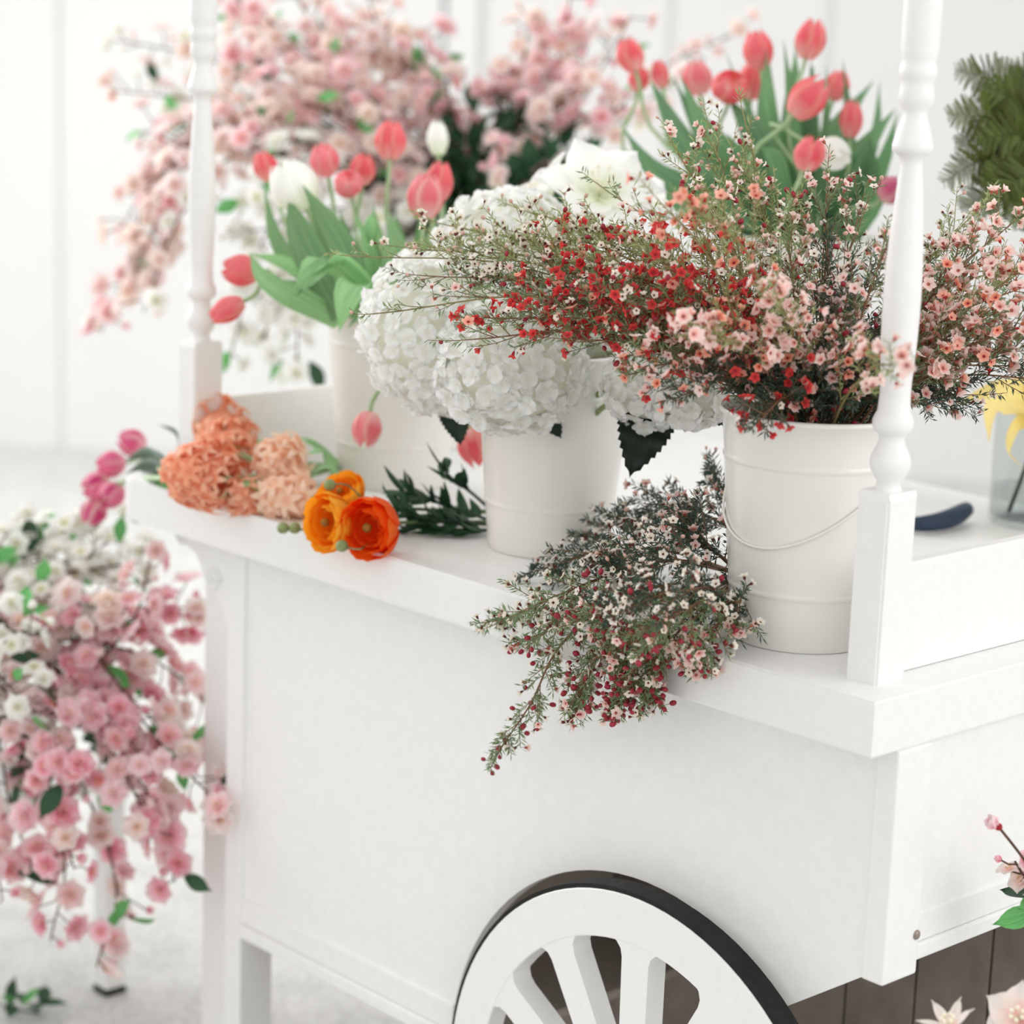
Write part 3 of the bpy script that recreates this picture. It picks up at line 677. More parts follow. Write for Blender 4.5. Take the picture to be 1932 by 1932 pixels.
lie('lying sprig with the highest dark leaf tips beside the bucket', [LB+V((0, .04, .03)), P3(1420, 980, .10), P3(1370, 930, .13), P3(1340, 880, .15)], [('k', 1)], 16, .5, 20, 'needle_d', 0, .05)
lie('lying sprig with pink cups close to the bucket side', [LB, P3(1370, 1060, .08), P3(1330, 1020, .11), P3(1290, 985, .12)], [('w', 2), ('p', 2)], 24, 1.4, 22)
lie('lying white-flowered sprig across the middle of the heap', [LB, P3(1310, 1060, .10), P3(1230, 1060, .10), P3(1150, 1080, .07)], WWH, 30, 2.2, 20)
lie('lying white-flowered sprig in front of the middle one', [LB, P3(1320, 1110, .09), P3(1230, 1120, .09), P3(1130, 1145, .04)], WWH, 30, 2.2, 20)
lie('lying sprig of white cups nearest the bucket base', [LB, P3(1400, 1130, .06), P3(1360, 1140, .05), P3(1300, 1150, .03)], WWH, 26, 2.0, 20)
lie('lying sprig with white and red flowers at the left front of the heap', [LB, P3(1230, 1140, .05), P3(1100, 1150, .03), ony(1000, 1210, -.03)], WRD, 30, 2.0, 16, 'needle', .12)
lie('hanging sprig with crimson buds, second from the left over the edge', [LB, P3(1260, 1150, .04), ony(1150, 1215, -.02), ony(1105, 1275, -.035), ony(1090, 1325, -.03)], WRD, 30, 2.6, 14, 'needle', .2, .06)
lie('hanging sprig with crimson buds at the middle of the edge', [LB, P3(1310, 1150, .04), ony(1210, 1210, -.02), ony(1180, 1270, -.035), ony(1170, 1315, -.03)], WRD, 30, 2.8, 14, 'needle', .2, .06)
lie('hanging red-budded sprig right of the middle of the edge', [LB, P3(1330, 1150, .04), ony(1255, 1215, -.02), ony(1230, 1260, -.03), ony(1222, 1300, -.03)], WRD, 30, 2.8, 14, 'needle', .2, .06)
lie('hanging sprig with cream and red cups, rightmost over the edge', [LB, P3(1370, 1160, .04), P3(1330, 1200, .03), ony(1310, 1245, -.02)], [('w', 3), ('b', 2), ('p', 2)], 26, 2.6, 14, 'needle', .15, .06)
lie('lying sprig with dull red flowers at the front centre of the heap', [LB, P3(1330, 1130, .07), P3(1240, 1180, .05), ony(1160, 1235, -.015)], [('b', 4), ('w', 4), ('p', 1)], 30, 2.4, 16, 'needle', .1)

# ================================================================== HYDRANGEAS
def floret_mesh(name, R, seed):
    mb = MB()
    for i in range(4):
        q = MB(); petal_grid(q, R, R*1.25, cup=.25, tilt=.18+.1*(i % 2), nu=4, nv=4, base=.25, ruf=.15, seed=seed+i, p=.55)
        mb.extend(q, Matrix.Rotation(PI/2*i+.1*seed, 4, 'Z') @ Matrix.Translation((R*.05, 0, .0006*i)))
    mb.blob((0, 0, .0015), R*.09, 6)
    return mb.mesh(name, 'hyd')
HF = [floret_mesh('hydrangea_floret', .0150, 1), floret_mesh('hydrangea_floret_wide', .0168, 5), floret_mesh('hydrangea_floret_small', .0130, 9)]
def serrated_leaf(L, W2, cup=.2, bend=.25, n=26):
    mb = MB(); cols = 7; rows = []
    for j in range(n+1):
        v_ = j/n; hw = W2*(math.sin(PI*v_**.8)**.75)*(1-.12*v_)
        if j % 2: hw *= .91
        row = []
        for i in range(cols):
            s_ = i/(cols-1)*2-1
            x = L*v_ - (.035*L*abs(s_) if j % 2 else 0)*1.0
            z = cup*W2*abs(s_)**1.5 - bend*L*v_*v_ + (.006*L*math.cos(PI*j/2.6) if abs(s_) > .2 else 0)
            row.append(mb.vert((x, s_*hw, z)))
        rows.append(row)
    for j in range(n):
        for i in range(cols-1):
            mb.face((rows[j][i], rows[j][i+1], rows[j+1][i+1], rows[j+1][i]), [(i/6, j/n), ((i+1)/6, j/n), ((i+1)/6, (j+1)/n), (i/6, (j+1)/n)])
    return mb
HL = serrated_leaf(.135, .045).mesh('hydrangea_leaf', 'hyd_leaf')
def frame(pos, xdir, zdir, s=1):
    x = xdir.normalized(); z = (zdir-x*zdir.dot(x)).normalized(); y = z.cross(x)
    m_ = Matrix((x, y, z)).transposed().to_4x4(); m_.translation = pos; return m_ @ Matrix.Scale(s, 4)
RIM2 = B2+V((0, 0, BH))
def hydrangea(label, c, R, n, sq=(1, 1, .9), leaves=()):
    root = thing('hydrangea', label, 'flower', c, 'white hydrangeas in the middle bucket')
    mb = MB(); mb.tube(bez(RIM2+V((0, 0, -.2)), RIM2+(c-RIM2)*.35, c, 10), .004, 7); part('stem', mb.mesh('hydrangea_stem', 'needle_y'), root)
    mb = MB(); mb.blob(c, R*.86, 20, sq); part('flower_stalks', mb.mesh('hydrangea_core', 'hyd_core'), root)
    for i in range(n):
        z = 1-2*(i+.5)/n; th = i*2.39996; r = math.sqrt(max(0, 1-z*z)); d = V((r*math.cos(th), r*math.sin(th), z))+rv(.10)
        d.normalize(); lump = 1+.05*noise.noise(d*2.2+V(c)*9)
        p = c+V((d.x*sq[0], d.y*sq[1], d.z*sq[2]))*R*lump*rnd.uniform(.93, 1.06)
        part('floret', HF[i % 3], root, mat_to(p, (d+rv(.5)).normalized(), rnd.uniform(0, 6), rnd.uniform(.9, 1.15)))
    for (px, py, dd), (tx, ty, td), zz, s_ in leaves:
        a_, b_ = at(px, py, dd), at(tx, ty, td); part('leaf', HL, root, frame(a_, b_-a_, zz, (b_-a_).length/.135*s_))
TOC = -FW
hydrangea('largest white hydrangea, hanging over the left side of the middle bucket', at(838, 622, 3.28), .112, 285, (1, 1, 1.0),
          [((850, 740, 3.36), (868, 832, 3.33), TOC+V((0, 0, .1)), 1.0)])
hydrangea('white hydrangea hanging low over the front of the middle bucket', at(965, 690, 3.16), .098, 240, (1.0, 1.0, .86),
          [((1010, 760, 3.24), (1062, 822, 3.2), TOC+V((.3, 0, .2)), .9), ((1040, 730, 3.26), (1085, 775, 3.22), TOC+V((.3, 0, .2)), .8)])
hydrangea('top white hydrangea of the middle bucket, half covered by cream sprigs', at(965, 485, 3.40), .105, 230)
hydrangea('smaller white hydrangea at the right, above the big dark serrated leaf', at(1228, 725, 3.12), .060, 95, (1, 1, .9),
          [((1238, 735, 3.16), (1194, 882, 3.1), TOC+V((0, 0, .15)), 1.0)])
hydrangea('small white hydrangea touching the near bucket, right of the dark leaf', at(1300, 745, 3.06), .047, 65, (1, 1, .8),
          [((1400, 765, 3.1), (1318, 800, 3.06), TOC+V((0, 0, .3)), .8)])
hydrangea('white hydrangea deep behind the red waxflowers', at(1110, 590, 3.38), .085, 130)

# ================================================================== TULIPS
def tulip_petal(R, H, opn, off, hw):
    mb = MB()
    def fn(u, v_):
        rad = R*off*(math.sin(PI*min(1, .10+v_*.80))**.62)*(1-(.62-opn)*max(0, v_-.45)**1.3)
        wv = (.42+.58*math.sin(PI*min(1, v_*.8+.12)))*(1 if v_ < .7 else (1-((v_-.7)/.3)**1.8*.93))
        a_ = (u-.5)*2*hw*wv
        return V((rad*math.cos(a_), rad*math.sin(a_), H*v_*(1-.03*abs(u-.5)*2)))
    mb.grid(fn, 5, 7); return mb
TC = {}
def tulip_head(root, pos, d, R, H, opn, mt, spin):
    key = (round(R, 4), round(H, 4), opn, mt)
    if key not in TC: TC[key] = (tulip_petal(R, H, opn, .93, .72).mesh('tulip_inner_petal', mt), tulip_petal(R, H*.97, opn, 1.0, .78).mesh('tulip_outer_petal', mt))
    b = pos-d*H*.5; wm = mat_to(b, d, spin)
    for i in range(6): part('petal', TC[key][i % 2], root, wm @ Matrix.Rotation(PI/3*i, 4, 'Z'))
    return b
def ribbon(pts, w_, side, cup=.25, n=12, p=.7, tipw=.05, fold=0.0, wave=0.0):
    P = spline(pts, n+1); mb = MB(); ph = rnd.uniform(0, 6)
    def fn(u, v_):
        k = v_*n; a_ = int(min(k, n-1)); q = P[a_].lerp(P[a_+1], k-a_); T = (P[a_+1]-P[a_]).normalized()
        sd = (side-T*side.dot(T)).normalized(); nr = T.cross(sd)
        s_ = u*2-1; hw = w_*.5*((math.sin(PI*min(1, v_*.9+.08))**p)*(1-v_**6)+.25*(1-v_)**3)
        return q+sd*s_*hw+nr*(cup*hw*s_*s_+wave*w_*math.sin(ph+v_*9)*s_)
    mb.grid(fn, 4, n); return mb
def tulip(label, hp, hd, R, H, opn, mt, rim, group, leaves=(), bend=None, stem='tul_stem', lm='tul_leaf'):
    """hp: world centre of the bloom, hd: direction it points; leaves: (tip, width, bulge) in world space"""
    root = thing('tulip', label, 'flower', rim, group); hd = hd.normalized()
    b = tulip_head(root, hp, hd, R, H, opn, mt, rnd.uniform(0, 6))
    low = rim+V((0, 0, -.2)); mid = bend if bend is not None else (b-hd*min(.12, (b-rim).length*.45))
    mb = MB(); mb.tube(spline([low, rim, mid, b-hd*.02, b+hd*.002], 14), .0035, 7); part('stem', mb.mesh('tulip_stem', stem), root)
    for tip, w_, bul in leaves:
        o = tip-rim; st = rim+V((o.x, o.y, 0))*.12+V((0, 0, -.03))
        side = o.cross(FW).normalized()
        side = (side+FW*rnd.uniform(-.5, .5)).normalized()
        part('leaf', ribbon([st+V((0, 0, -.10)), st, st.lerp(tip, .5)+bul, tip], w_, side, rnd.uniform(.2, .5)).mesh('tulip_leaf', lm), root)
UPV = V((0, 0, 1))
def dirpx(dx, dy, dz=0): return (RX*dx+DY*dy-FW*dz).normalized()     # direction given in the view's own axes
G3 = 'tulips in the far bucket'; RIM3 = B3+V((0, 0, BH))
def rimpt(r, dx): return r+RX*dx*.06+rv(.015)
def L3(x, y, d, w_, bx_=0, bz=.03): return (at(x, y, d), w_, RX*bx_+V((0, 0, bz)))
tulip('tallest coral tulip of the far bucket', at(737, 262, 3.72), dirpx(.05, -1, .1), .0260, .064, .25, 'tul', rimpt(RIM3, .2), G3, [L3(745, 400, 3.7, .030), L3(705, 385, 3.74, .034, -.02)])
tulip('pale pink tulip left of the tallest coral one', at(612, 300, 3.8), dirpx(-.2, -1, .5), .0250, .056, .35, 'tul_p', rimpt(RIM3, -.3), G3, [L3(578, 355, 3.68, .044, -.03, .02)])
tulip('small coral tulip behind the big white tulip', at(500, 312, 3.85), dirpx(-.4, -1, .1), .0210, .052, .2, 'tul', rimpt(RIM3, -.6), G3, [L3(497, 352, 3.74, .036, -.04, .0)])
tulip('big white tulip leaning left over the green leaves', at(552, 348, 3.66), dirpx(-.55, -1, .2), .0400, .085, .3, 'tul_w', rimpt(RIM3, -.4), G3, [L3(470, 478, 3.62, .036, -.03, .03)])
tulip('pink tulip above the frilled pink one', at(684, 318, 3.78), dirpx(.1, -1, .3), .0220, .052, .3, 'tul', rimpt(RIM3, 0), G3, [L3(640, 395, 3.72, .034, -.02, .02)])
tulip('open frilled pink tulip facing the camera', at(657, 346, 3.70), dirpx(-.1, -.5, 1), .0240, .044, .55, 'tul_p', rimpt(RIM3, -.1), G3, [L3(668, 400, 3.66, .030)])
tulip('large pale-edged coral tulip at the right of the far bucket, front one', at(803, 368, 3.62), dirpx(.08, -1, .15), .0300, .072, .25, 'tul_p', rimpt(RIM3, .7), G3, [L3(790, 410, 3.66, .030), L3(870, 385, 3.66, .022, .03, .02)])
tulip('coral tulip tucked behind the large pale-edged one', at(828, 342, 3.72), dirpx(.15, -1, 0), .0240, .070, .2, 'tul', rimpt(RIM3, .7), G3, [L3(860, 410, 3.72, .024, .02, .02)])
tulip('closed white tulip against the dark foliage', at(826, 258, 4.0), dirpx(-.05, -1, 0), .0190, .062, .15, 'tul_w', rimpt(RIM3, .6), G3, [L3(820, 400, 3.8, .024)])
tulip('red tulip lying sideways left of the leaves', at(452, 510, 3.66), dirpx(-1, -.05, .2), .0260, .060, .35, 'tul', rimpt(RIM3, -.9), G3, [L3(545, 520, 3.58, .030, -.02, .05)], bend=at(560, 560, 3.62))
tulip('coral tulip drooping beside the far turned post', at(426, 586, 3.60), dirpx(-.9, .5, .2), .0200, .060, .2, 'tul', rimpt(RIM3, -.9), G3, [L3(560, 560, 3.56, .034, -.03, .05)], bend=at(520, 530, 3.6))
tulip('pink tulip hanging upside down on the front of the far bucket', at(692, 812, 3.52), dirpx(-.2, 1, .1), .0240, .056, .25, 'tul_p', rimpt(RIM3, .3), G3, [L3(700, 612, 3.54, .040, .0, .06), L3(655, 622, 3.54, .044, .0, .06)], bend=at(742, 690, 3.5))
tulip('red tulip hanging upside down behind the left edge of the middle bucket', at(896, 845, 3.55), dirpx(.25, 1, .1), .0270, .062, .3, 'tul', rimpt(RIM3, .8), G3, [L3(735, 580, 3.6, .05, .0, .05)], bend=at(850, 700, 3.6))
# broad front leaves of the far bunch belong to one leafy stem without a bloom
root = thing('tulip', 'broad folded tulip leaves with a green bud at the front of the far bucket', 'flower', RIM3, G3)
mb = MB(); mb.tube(bez(RIM3+V((0, 0, -.2)), RIM3+V((0, 0, .05)), at(700, 440, 3.6), 10), .0035, 7); part('stem', mb.mesh('tulip_stem', 'tul_stem'), root)
mb = MB(); mb.blob(at(700, 432, 3.6), .011, 8, (1, 1, 2)); part('flower_bud', mb.mesh('tulip_bud', 'tul_leaf'), root)
for pts, w_ in (([(660, 600, 3.62), (640, 500, 3.54), (590, 520, 3.5), (552, 552, 3.5)], .040), ([(720, 600, 3.62), (650, 520, 3.54), (600, 500, 3.52), (556, 545, 3.5)], .06),
                ([(690, 610, 3.62), (680, 540, 3.52), (655, 560, 3.48), (640, 628, 3.5)], .050), ([(640, 600, 3.6), (590, 500, 3.6), (560, 430, 3.62), (545, 370, 3.64)], .052),
                ([(720, 600, 3.62), (745, 520, 3.56), (750, 470, 3.56), (735, 400, 3.6)], .048), ([(640, 610, 3.62), (560, 560, 3.58), (500, 520, 3.58), (470, 475, 3.6)], .040),
                ([(700, 600, 3.62), (780, 500, 3.64), (830, 440, 3.68), (872, 360, 3.72)], .03), ([(660, 600, 3.62), (650, 500, 3.6), (612, 420, 3.62), (572, 350, 3.62)], .05)):
    part('leaf', ribbon([at(*q) for q in pts], w_, (RX+FW*rnd.uniform(-.4, .4)).normalized(), .35, wave=.05).mesh('tulip_leaf', 'tul_leaf'), root)
G4 = 'tulips in the back bucket'; RIM4 = B4+V((0, 0, BH*1.42))
def T4(label, x, y, d, dr, R, H, o_, mt, k, lv=(), bend=None): tulip(label, at(x, y, d), dr, R, H, o_, mt, rimpt(RIM4, k), G4, [(at(a_, b_, c_), w_, RX*g_+V((0, 0, .02))) for a_, b_, c_, w_, g_ in lv], bend, lm='tul_leaf_d')
T4('topmost red tulip of the back bucket', 1530, 72, 3.80, dirpx(.25, -1, .15), .0260, .068, .22, 'tul', .3, [(1498, 70, 3.86, .022, .0), (1530, 110, 3.85, .034, .0)])
T4('tall red tulip left of the topmost one', 1430, 92, 3.86, dirpx(-.15, -1, .1), .0260, .066, .3, 'tul', -.1, [(1448, 82, 3.88, .028, -.01)])
T4('striped red tulip leaning right in the middle of the bunch', 1527, 182, 3.66, dirpx(.7, -.8, .3), .0300, .076, .3, 'tul', .3, [(1478, 72, 3.82, .030, .0), (1560, 118, 3.8, .024, .01)])
T4('dark red tulip half hidden behind the striped one', 1580, 160, 3.88, dirpx(.3, -1, 0), .0220, .052, .25, 'tul', .5, [(1660, 150, 3.95, .026, .03)])
T4('narrow red tulip at the right side of the bunch', 1606, 222, 3.80, dirpx(.05, -1, .1), .0200, .064, .2, 'tul', .7, [(1695, 208, 3.85, .034, .02), (1590, 110, 3.86, .03, .02)])
T4('lowest coral tulip beside a white petal', 1528, 288, 3.60, dirpx(.35, -1, .4), .0250, .056, .35, 'tul', .3, [(1628, 330, 3.74, .04, .05)])
T4('white tulip drooping beside the lowest coral one', 1572, 290, 3.64, dirpx(.6, .35, .5), .0270, .060, .45, 'tul_w', .4, [(1640, 250, 3.78, .04, .03)])
T4('leftmost red tulip of the back bunch, in front of the blossom', 1188, 102, 3.95, dirpx(-.35, -1, .1), .0240, .060, .25, 'tul', -.9, [(1225, 150, 3.86, .036, -.03)])
T4('half hidden red tulip under the leftmost one', 1205, 148, 3.98, dirpx(.1, -1, .4), .0190, .042, .4, 'tul', -.8, [(1175, 238, 3.80, .034, -.05)])
T4('small red tulip above the left leaf tips', 1245, 138, 3.95, dirpx(-.2, -1, 0), .0150, .05, .2, 'tul', -.7, [(1268, 140, 3.86, .04, -.02)])
T4('pale pink tulip left of the frilled one', 1315, 145, 3.96, dirpx(-.2, -1, .1), .0260, .062, .3, 'tul_p', -.4, [(1300, 168, 3.8, .042, -.03)])
T4('frilled open coral tulip at the centre of the bunch', 1377, 163, 3.80, dirpx(0, -.6, .9), .0310, .050, .6, 'tul', -.2, [(1366, 92, 3.88, .018, 0), (1370, 250, 3.7, .04, 0)])
T4('coral tulip between the frilled and the tall left one', 1420, 150, 3.92, dirpx(.1, -1, .1), .0250, .066, .3, 'tul', 0, [(1440, 150, 3.8, .04, .0)])
T4('pink tulip hanging at the right beside the near post', 1682, 358, 3.74, dirpx(.5, -.4, .2), .0240, .044, .4, 'tul_m', .9, [(1640, 300, 3.8, .03, .04)], at(1590, 400, 3.76))
root = thing('tulip', 'long dark tulip leaves with a green bud at the left of the back bunch', 'flower', RIM4, G4)
mb = MB(); mb.tube(bez(RIM4+V((0, 0, -.2)), RIM4+V((0, 0, .05)), at(1470, 260, 3.85), 10), .0035, 7); part('stem', mb.mesh('tulip_stem', 'tul_stem'), root)
mb = MB(); mb.blob(at(1470, 255, 3.85), .011, 8, (1, 1, 2)); part('flower_bud', mb.mesh('tulip_bud', 'tul_leaf'), root)
for pts, w_ in (([(1420, 440, 3.85), (1330, 380, 3.76), (1240, 320, 3.74), (1172, 238, 3.8)], .045), ([(1420, 440, 3.85), (1340, 400, 3.8), (1260, 350, 3.78), (1200, 300, 3.8)], .055),
                ([(1440, 440, 3.85), (1360, 340, 3.76), (1290, 250, 3.76), (1228, 152, 3.82)], .05), ([(1450, 440, 3.85), (1400, 330, 3.8), (1330, 240, 3.78), (1285, 145, 3.82)], .045),
                ([(1460, 440, 3.85), (1440, 330, 3.78), (1420, 250, 3.78), (1370, 180, 3.82)], .055), ([(1480, 440, 3.85), (1470, 330, 3.82), (1450, 220, 3.82), (1446, 90, 3.84)], .045),
                ([(1500, 440, 3.85), (1490, 330, 3.84), (1495, 200, 3.86), (1500, 90, 3.88)], .04), ([(1500, 440, 3.85), (1470, 330, 3.7), (1455, 290, 3.64), (1430, 275, 3.6)], .03),
                ([(1520, 440, 3.9), (1560, 350, 3.84), (1620, 290, 3.82), (1690, 205, 3.85)], .05), ([(1540, 440, 3.88), (1600, 380, 3.82), (1625, 330, 3.8), (1632, 265, 3.8)], .045),
                ([(1480, 440, 3.9), (1500, 330, 3.86), (1520, 240, 3.88), (1535, 120, 3.9)], .055), ([(1500, 440, 3.9), (1540, 330, 3.88), (1580, 240, 3.9), (1650, 150, 3.95)], .045),
                ([(1440, 450, 3.8), (1380, 410, 3.74), (1300, 380, 3.72), (1235, 420, 3.72)], .05)):
    part('leaf', ribbon([at(*q) for q in pts], w_, (RX+FW*rnd.uniform(-.5, .5)).normalized(), .35, wave=.04).mesh('tulip_leaf', 'tul_leaf_d'), root)
# magenta tulips lying over the far corner of the cart top
GM = 'magenta tulips hanging over the far corner of the cart'
mrim = on(330, 905, ZT+.02)
for lab, x, y, d, dr, R in (('magenta tulip on top of the bunch at the far corner', 247, 834, 3.98, dirpx(-.8, -.35, .3), .024), ('magenta and cream tulip below the top one at the far corner', 207, 876, 3.96, dirpx(-.9, .1, .5), .024),
                            ('cream tulip flushed pink, farthest left at the corner', 180, 918, 3.94, dirpx(-1, .2, .5), .025), ('pink and cream tulip close against the table edge', 208, 936, 3.90, dirpx(-.6, .6, .7), .023),
                            ('dark magenta tulip hanging lowest at the corner', 176, 968, 3.94, dirpx(-.5, .9, .2), .024)):
    lv = []
    if 'lowest' in lab: lv = [(at(262, 990, 3.9), .035, RX*-.04+V((0, 0, -.02)))]
    if 'on top' in lab: lv = [(at(297, 800, 3.98), .010, RX*.02), (at(236, 868, 3.92), .022, V((0, 0, .005)))]
    if 'against' in lab: lv = [(at(236, 896, 3.88), .024, V((0, 0, .0))), (at(262, 872, 3.95), .024, V((0, 0, .0)))]
    root = thing('tulip', lab, 'flower', mrim, GM)
    hp = at(x, y, d); b = tulip_head(root, hp, dr, R, .05, .3, 'tul_m', rnd.uniform(0, 6)); mb = MB()
    mb.tube(spline([mrim+V((.12, .12, 0)), mrim+rv(.012), b-dr*.03, b], 12), .003, 6); part('stem', mb.mesh('tulip_stem', 'tul_stem'), root)
    for tip, w_, bul in lv: part('leaf', ribbon([mrim, mrim.lerp(tip, .55)+bul+V((0, 0, .02)), tip], w_, V((0, 0, 1))+FW*.3, .3).mesh('tulip_leaf', 'dk_leaf' if 'lowest' not in lab else 'ch_leaf'), root)

# ================================================================== WHITE AMARYLLIS BEHIND THE HYDRANGEAS
def big_bloom(name, label, c, d, R, mt, n=6, tilt=.55, wd=.62, group=None, stemto=None, cat='flower', k=1):
    root = thing(name, label, cat, c, group); me = []
    for i in range(2):
        q = MB(); petal_grid(q, R, R*wd, cup=.35, tilt=tilt-.12*i, curl=-.18, nu=6, nv=8, base=.2, ruf=.03, seed=i+3, p=.8); me.append(q.mesh('petal', mt))
    wm = mat_to(c, d, rnd.uniform(0, 6))
    for i in range(n): part('petal', me[i % 2], root, wm @ Matrix.Rotation(2*PI*i/n, 4, 'Z'))
    mb = MB()
    for i in range(6):
        a_ = 2*PI*i/6; e = V((math.cos(a_)*R*.16, math.sin(a_)*R*.16, R*.5)); mb.tube([V((0, 0, 0)), e], .0009, 4); mb.blob(e, .003, 6)
    part('stamens', mb.mesh('stamens', 'ster'), root, wm, kind='stuff')
    if stemto is not None:
        mb = MB(); mb.tube(bez(stemto, c-d*.12, c, 10), .006, 8); part('stem', mb.mesh('stem', 'tul_stem'), root)
GA = 'white amaryllis blooms in the middle bucket'
big_bloom('amaryllis', 'large white amaryllis above the hydrangeas, facing the camera', at(1130, 372, 3.42), dirpx(.1, -.55, .75), .100, 'tul_w', 6, .5, .7, GA, RIM2)
big_bloom('amaryllis', 'white amaryllis bloom left of the large one, seen from the side', at(1040, 378, 3.48), dirpx(-.7, -.8, .35), .075, 'tul_w', 6, .75, .7, GA, RIM2)
big_bloom('amaryllis', 'white amaryllis bloom behind the coral sprigs, turned right', at(1200, 380, 3.5), dirpx(.7, -.55, .4), .07, 'tul_w', 6, .7, .7, GA, RIM2)

# ================================================================== HYACINTHS LYING ON THE CART
def hy_floret(name, mt, R=.020):
    mb = MB(); mb.lathe([(.002, -.020), (.004, -.010), (.0028, .001)], 6)
    ring_petals(mb, 6, R, R*.36, .50, .0015, 0, cup=.5, curl=-.75, nu=2, nv=5, base=.7)
    return mb.mesh(name, mt)
HYF = {'o': hy_floret('orange_hyacinth_floret', 'hya_o', .0200), 'p': hy_floret('peach_hyacinth_floret', 'hya_p')}
def hyacinth(label, a, b, R, n, k, leaves=(), tail=None):
    """spike from a (bottom) to b (top)"""
    root = thing('hyacinth', label, 'flower', a, 'hyacinths lying on the far end of the cart'); ax = (b-a); T = ax.normalized()
    mb = MB(); mb.tube(spline([tail if tail is not None else a-T*.1, a, b], 10), .005, 7); part('stem', mb.mesh('hyacinth_stem', 'tul_stem'), root)
    e1 = T.orthogonal().normalized(); e2 = T.cross(e1)
    for i in range(n):
        t_ = (i+.5)/n; th = i*2.39996; o = e1*math.cos(th)+e2*math.sin(th)
        env = math.sin(PI*(.18+.72*t_))**.7; nn = (o+T*(t_-.35)*.9+rv(.45)).normalized()
        p = a+ax*t_+o*R*env*rnd.uniform(.52, .98)
        if p.z < ZT+.006: p.z = ZT+.006+rnd.random()*.01
        part('floret', HYF[k], root, mat_to(p, nn, rnd.uniform(0, 6), rnd.uniform(.9, 1.2)))
    for pts, w_ in leaves: part('leaf', ribbon([at(*q) for q in pts], w_, (UPV*.2+RX*.1+FW*.9).normalized(), .5).mesh('hyacinth_leaf', 'tul_leaf'), root)
tl = on(640, 880, ZT+.02)
hyacinth('large salmon orange hyacinth at the table edge, leftmost', on(430, 905, ZT+.05), on(330, 890, ZT+.05), .062, 76, 'o', (), tl)
hyacinth('salmon orange hyacinth stacked on top against the end board', on(455, 860, ZT+.07), at(385, 778, 3.78), .052, 64, 'o', [([(560, 850, 3.7), (490, 830, 3.68), (450, 840, 3.66), (420, 860, 3.64)], .02)], tl)
hyacinth('small salmon hyacinth showing a green leaf at the front edge', on(470, 930, ZT+.03), on(440, 945, ZT+.02), .030, 22, 'o', [([(520, 930, 3.5), (470, 905, 3.5), (440, 915, 3.5), (412, 945, 3.48)], .028)], tl)
hyacinth('pale peach hyacinth, upper one beside the orange pair', on(560, 885, ZT+.06), on(495, 870, ZT+.075), .050, 46, 'p', [([(640, 870, 3.7), (600, 835, 3.66), (570, 825, 3.66), (548, 838, 3.64)], .024), ([(640, 890, 3.7), (610, 850, 3.64), (590, 850, 3.62), (560, 865, 3.6)], .026)], tl)
hyacinth('pale peach hyacinth, lower one beside the orange ranunculus', on(585, 940, ZT+.03), on(500, 935, ZT+.03), .042, 42, 'p', [([(650, 900, 3.6), (620, 880, 3.56), (600, 885, 3.54), (585, 905, 3.52)], .026)], tl)

# ================================================================== RANUNCULUS
RC = {}
def ran_petal(R, th0, th1, dphi, mt):
    key = (round(R, 4), round(th1, 2), mt)
    if key in RC: return RC[key]
    mb = MB()
    def fn(u, v_):
        th = th0+(th1-th0)*v_; ph = (u-.5)*dphi*(math.sin(PI*(.22+.60*v_))**.6)*(1 if v_ < .85 else 1-(v_-.85)*2.2)
        r = R*(1+.03*math.sin(u*9+v_*4)*v_); return V((r*math.sin(th)*math.cos(ph), r*math.sin(th)*math.sin(ph), R-r*math.cos(th)))
    mb.grid(fn, 5, 6); RC[key] = mb.mesh('ranunculus_petal', mt); return RC[key]
def ranunculus(label, c, d, R, mt, stem_pts, rings=5):
    root = thing('ranunculus', label, 'flower', c, 'orange ranunculus lying on the cart'); d = d.normalized()
    b = c-d*R*.8
    for k in range(rings):
        f = 1-k*.17; n = (7, 6, 6, 5, 5)[k]; wm = mat_to(b+d*R*.05*k, d, k*.7)
        for i in range(n): part('petal', ran_petal(R*f, .12, (1.72, 1.95, 2.1, 2.2, 2.35)[k], 1.5, mt), root, wm @ Matrix.Rotation(2*PI*i/n, 4, 'Z') @ Matrix.Rotation(rnd.uniform(-.08, .06), 4, 'Y'))
    mb = MB(); mb.blob(b+d*R*1.0, R*.15, 8); part('flower_heart', mb.mesh('flower_heart', 'ran_c'), root)
    mb = MB(); mb.tube(spline([b+d*.004]+stem_pts, 14), .003, 6); part('stem', mb.mesh('ranunculus_stem', 'needle'), root)
    return root
ends = [on(930, 985, ZT+.012), on(935, 965, ZT+.02), on(940, 1000, ZT+.01)]
ran = ranunculus('red orange ranunculus, frontmost and reddest of the group', at(700, 994, 3.28), dirpx(-.55, .15, .9), .046, 'ran_o', [on(790, 985, ZT+.02), ends[0]])
ranunculus('yellow orange ranunculus left of the red orange one', at(622, 985, 3.32), dirpx(-.75, .05, .75), .043, 'ran_y', [on(760, 975, ZT+.015), ends[1]])
ranunculus('yellow orange ranunculus standing above the other two', at(645, 932, 3.40), dirpx(-.35, -.6, .6), .036, 'ran_y', [on(770, 960, ZT+.03), ends[1]])
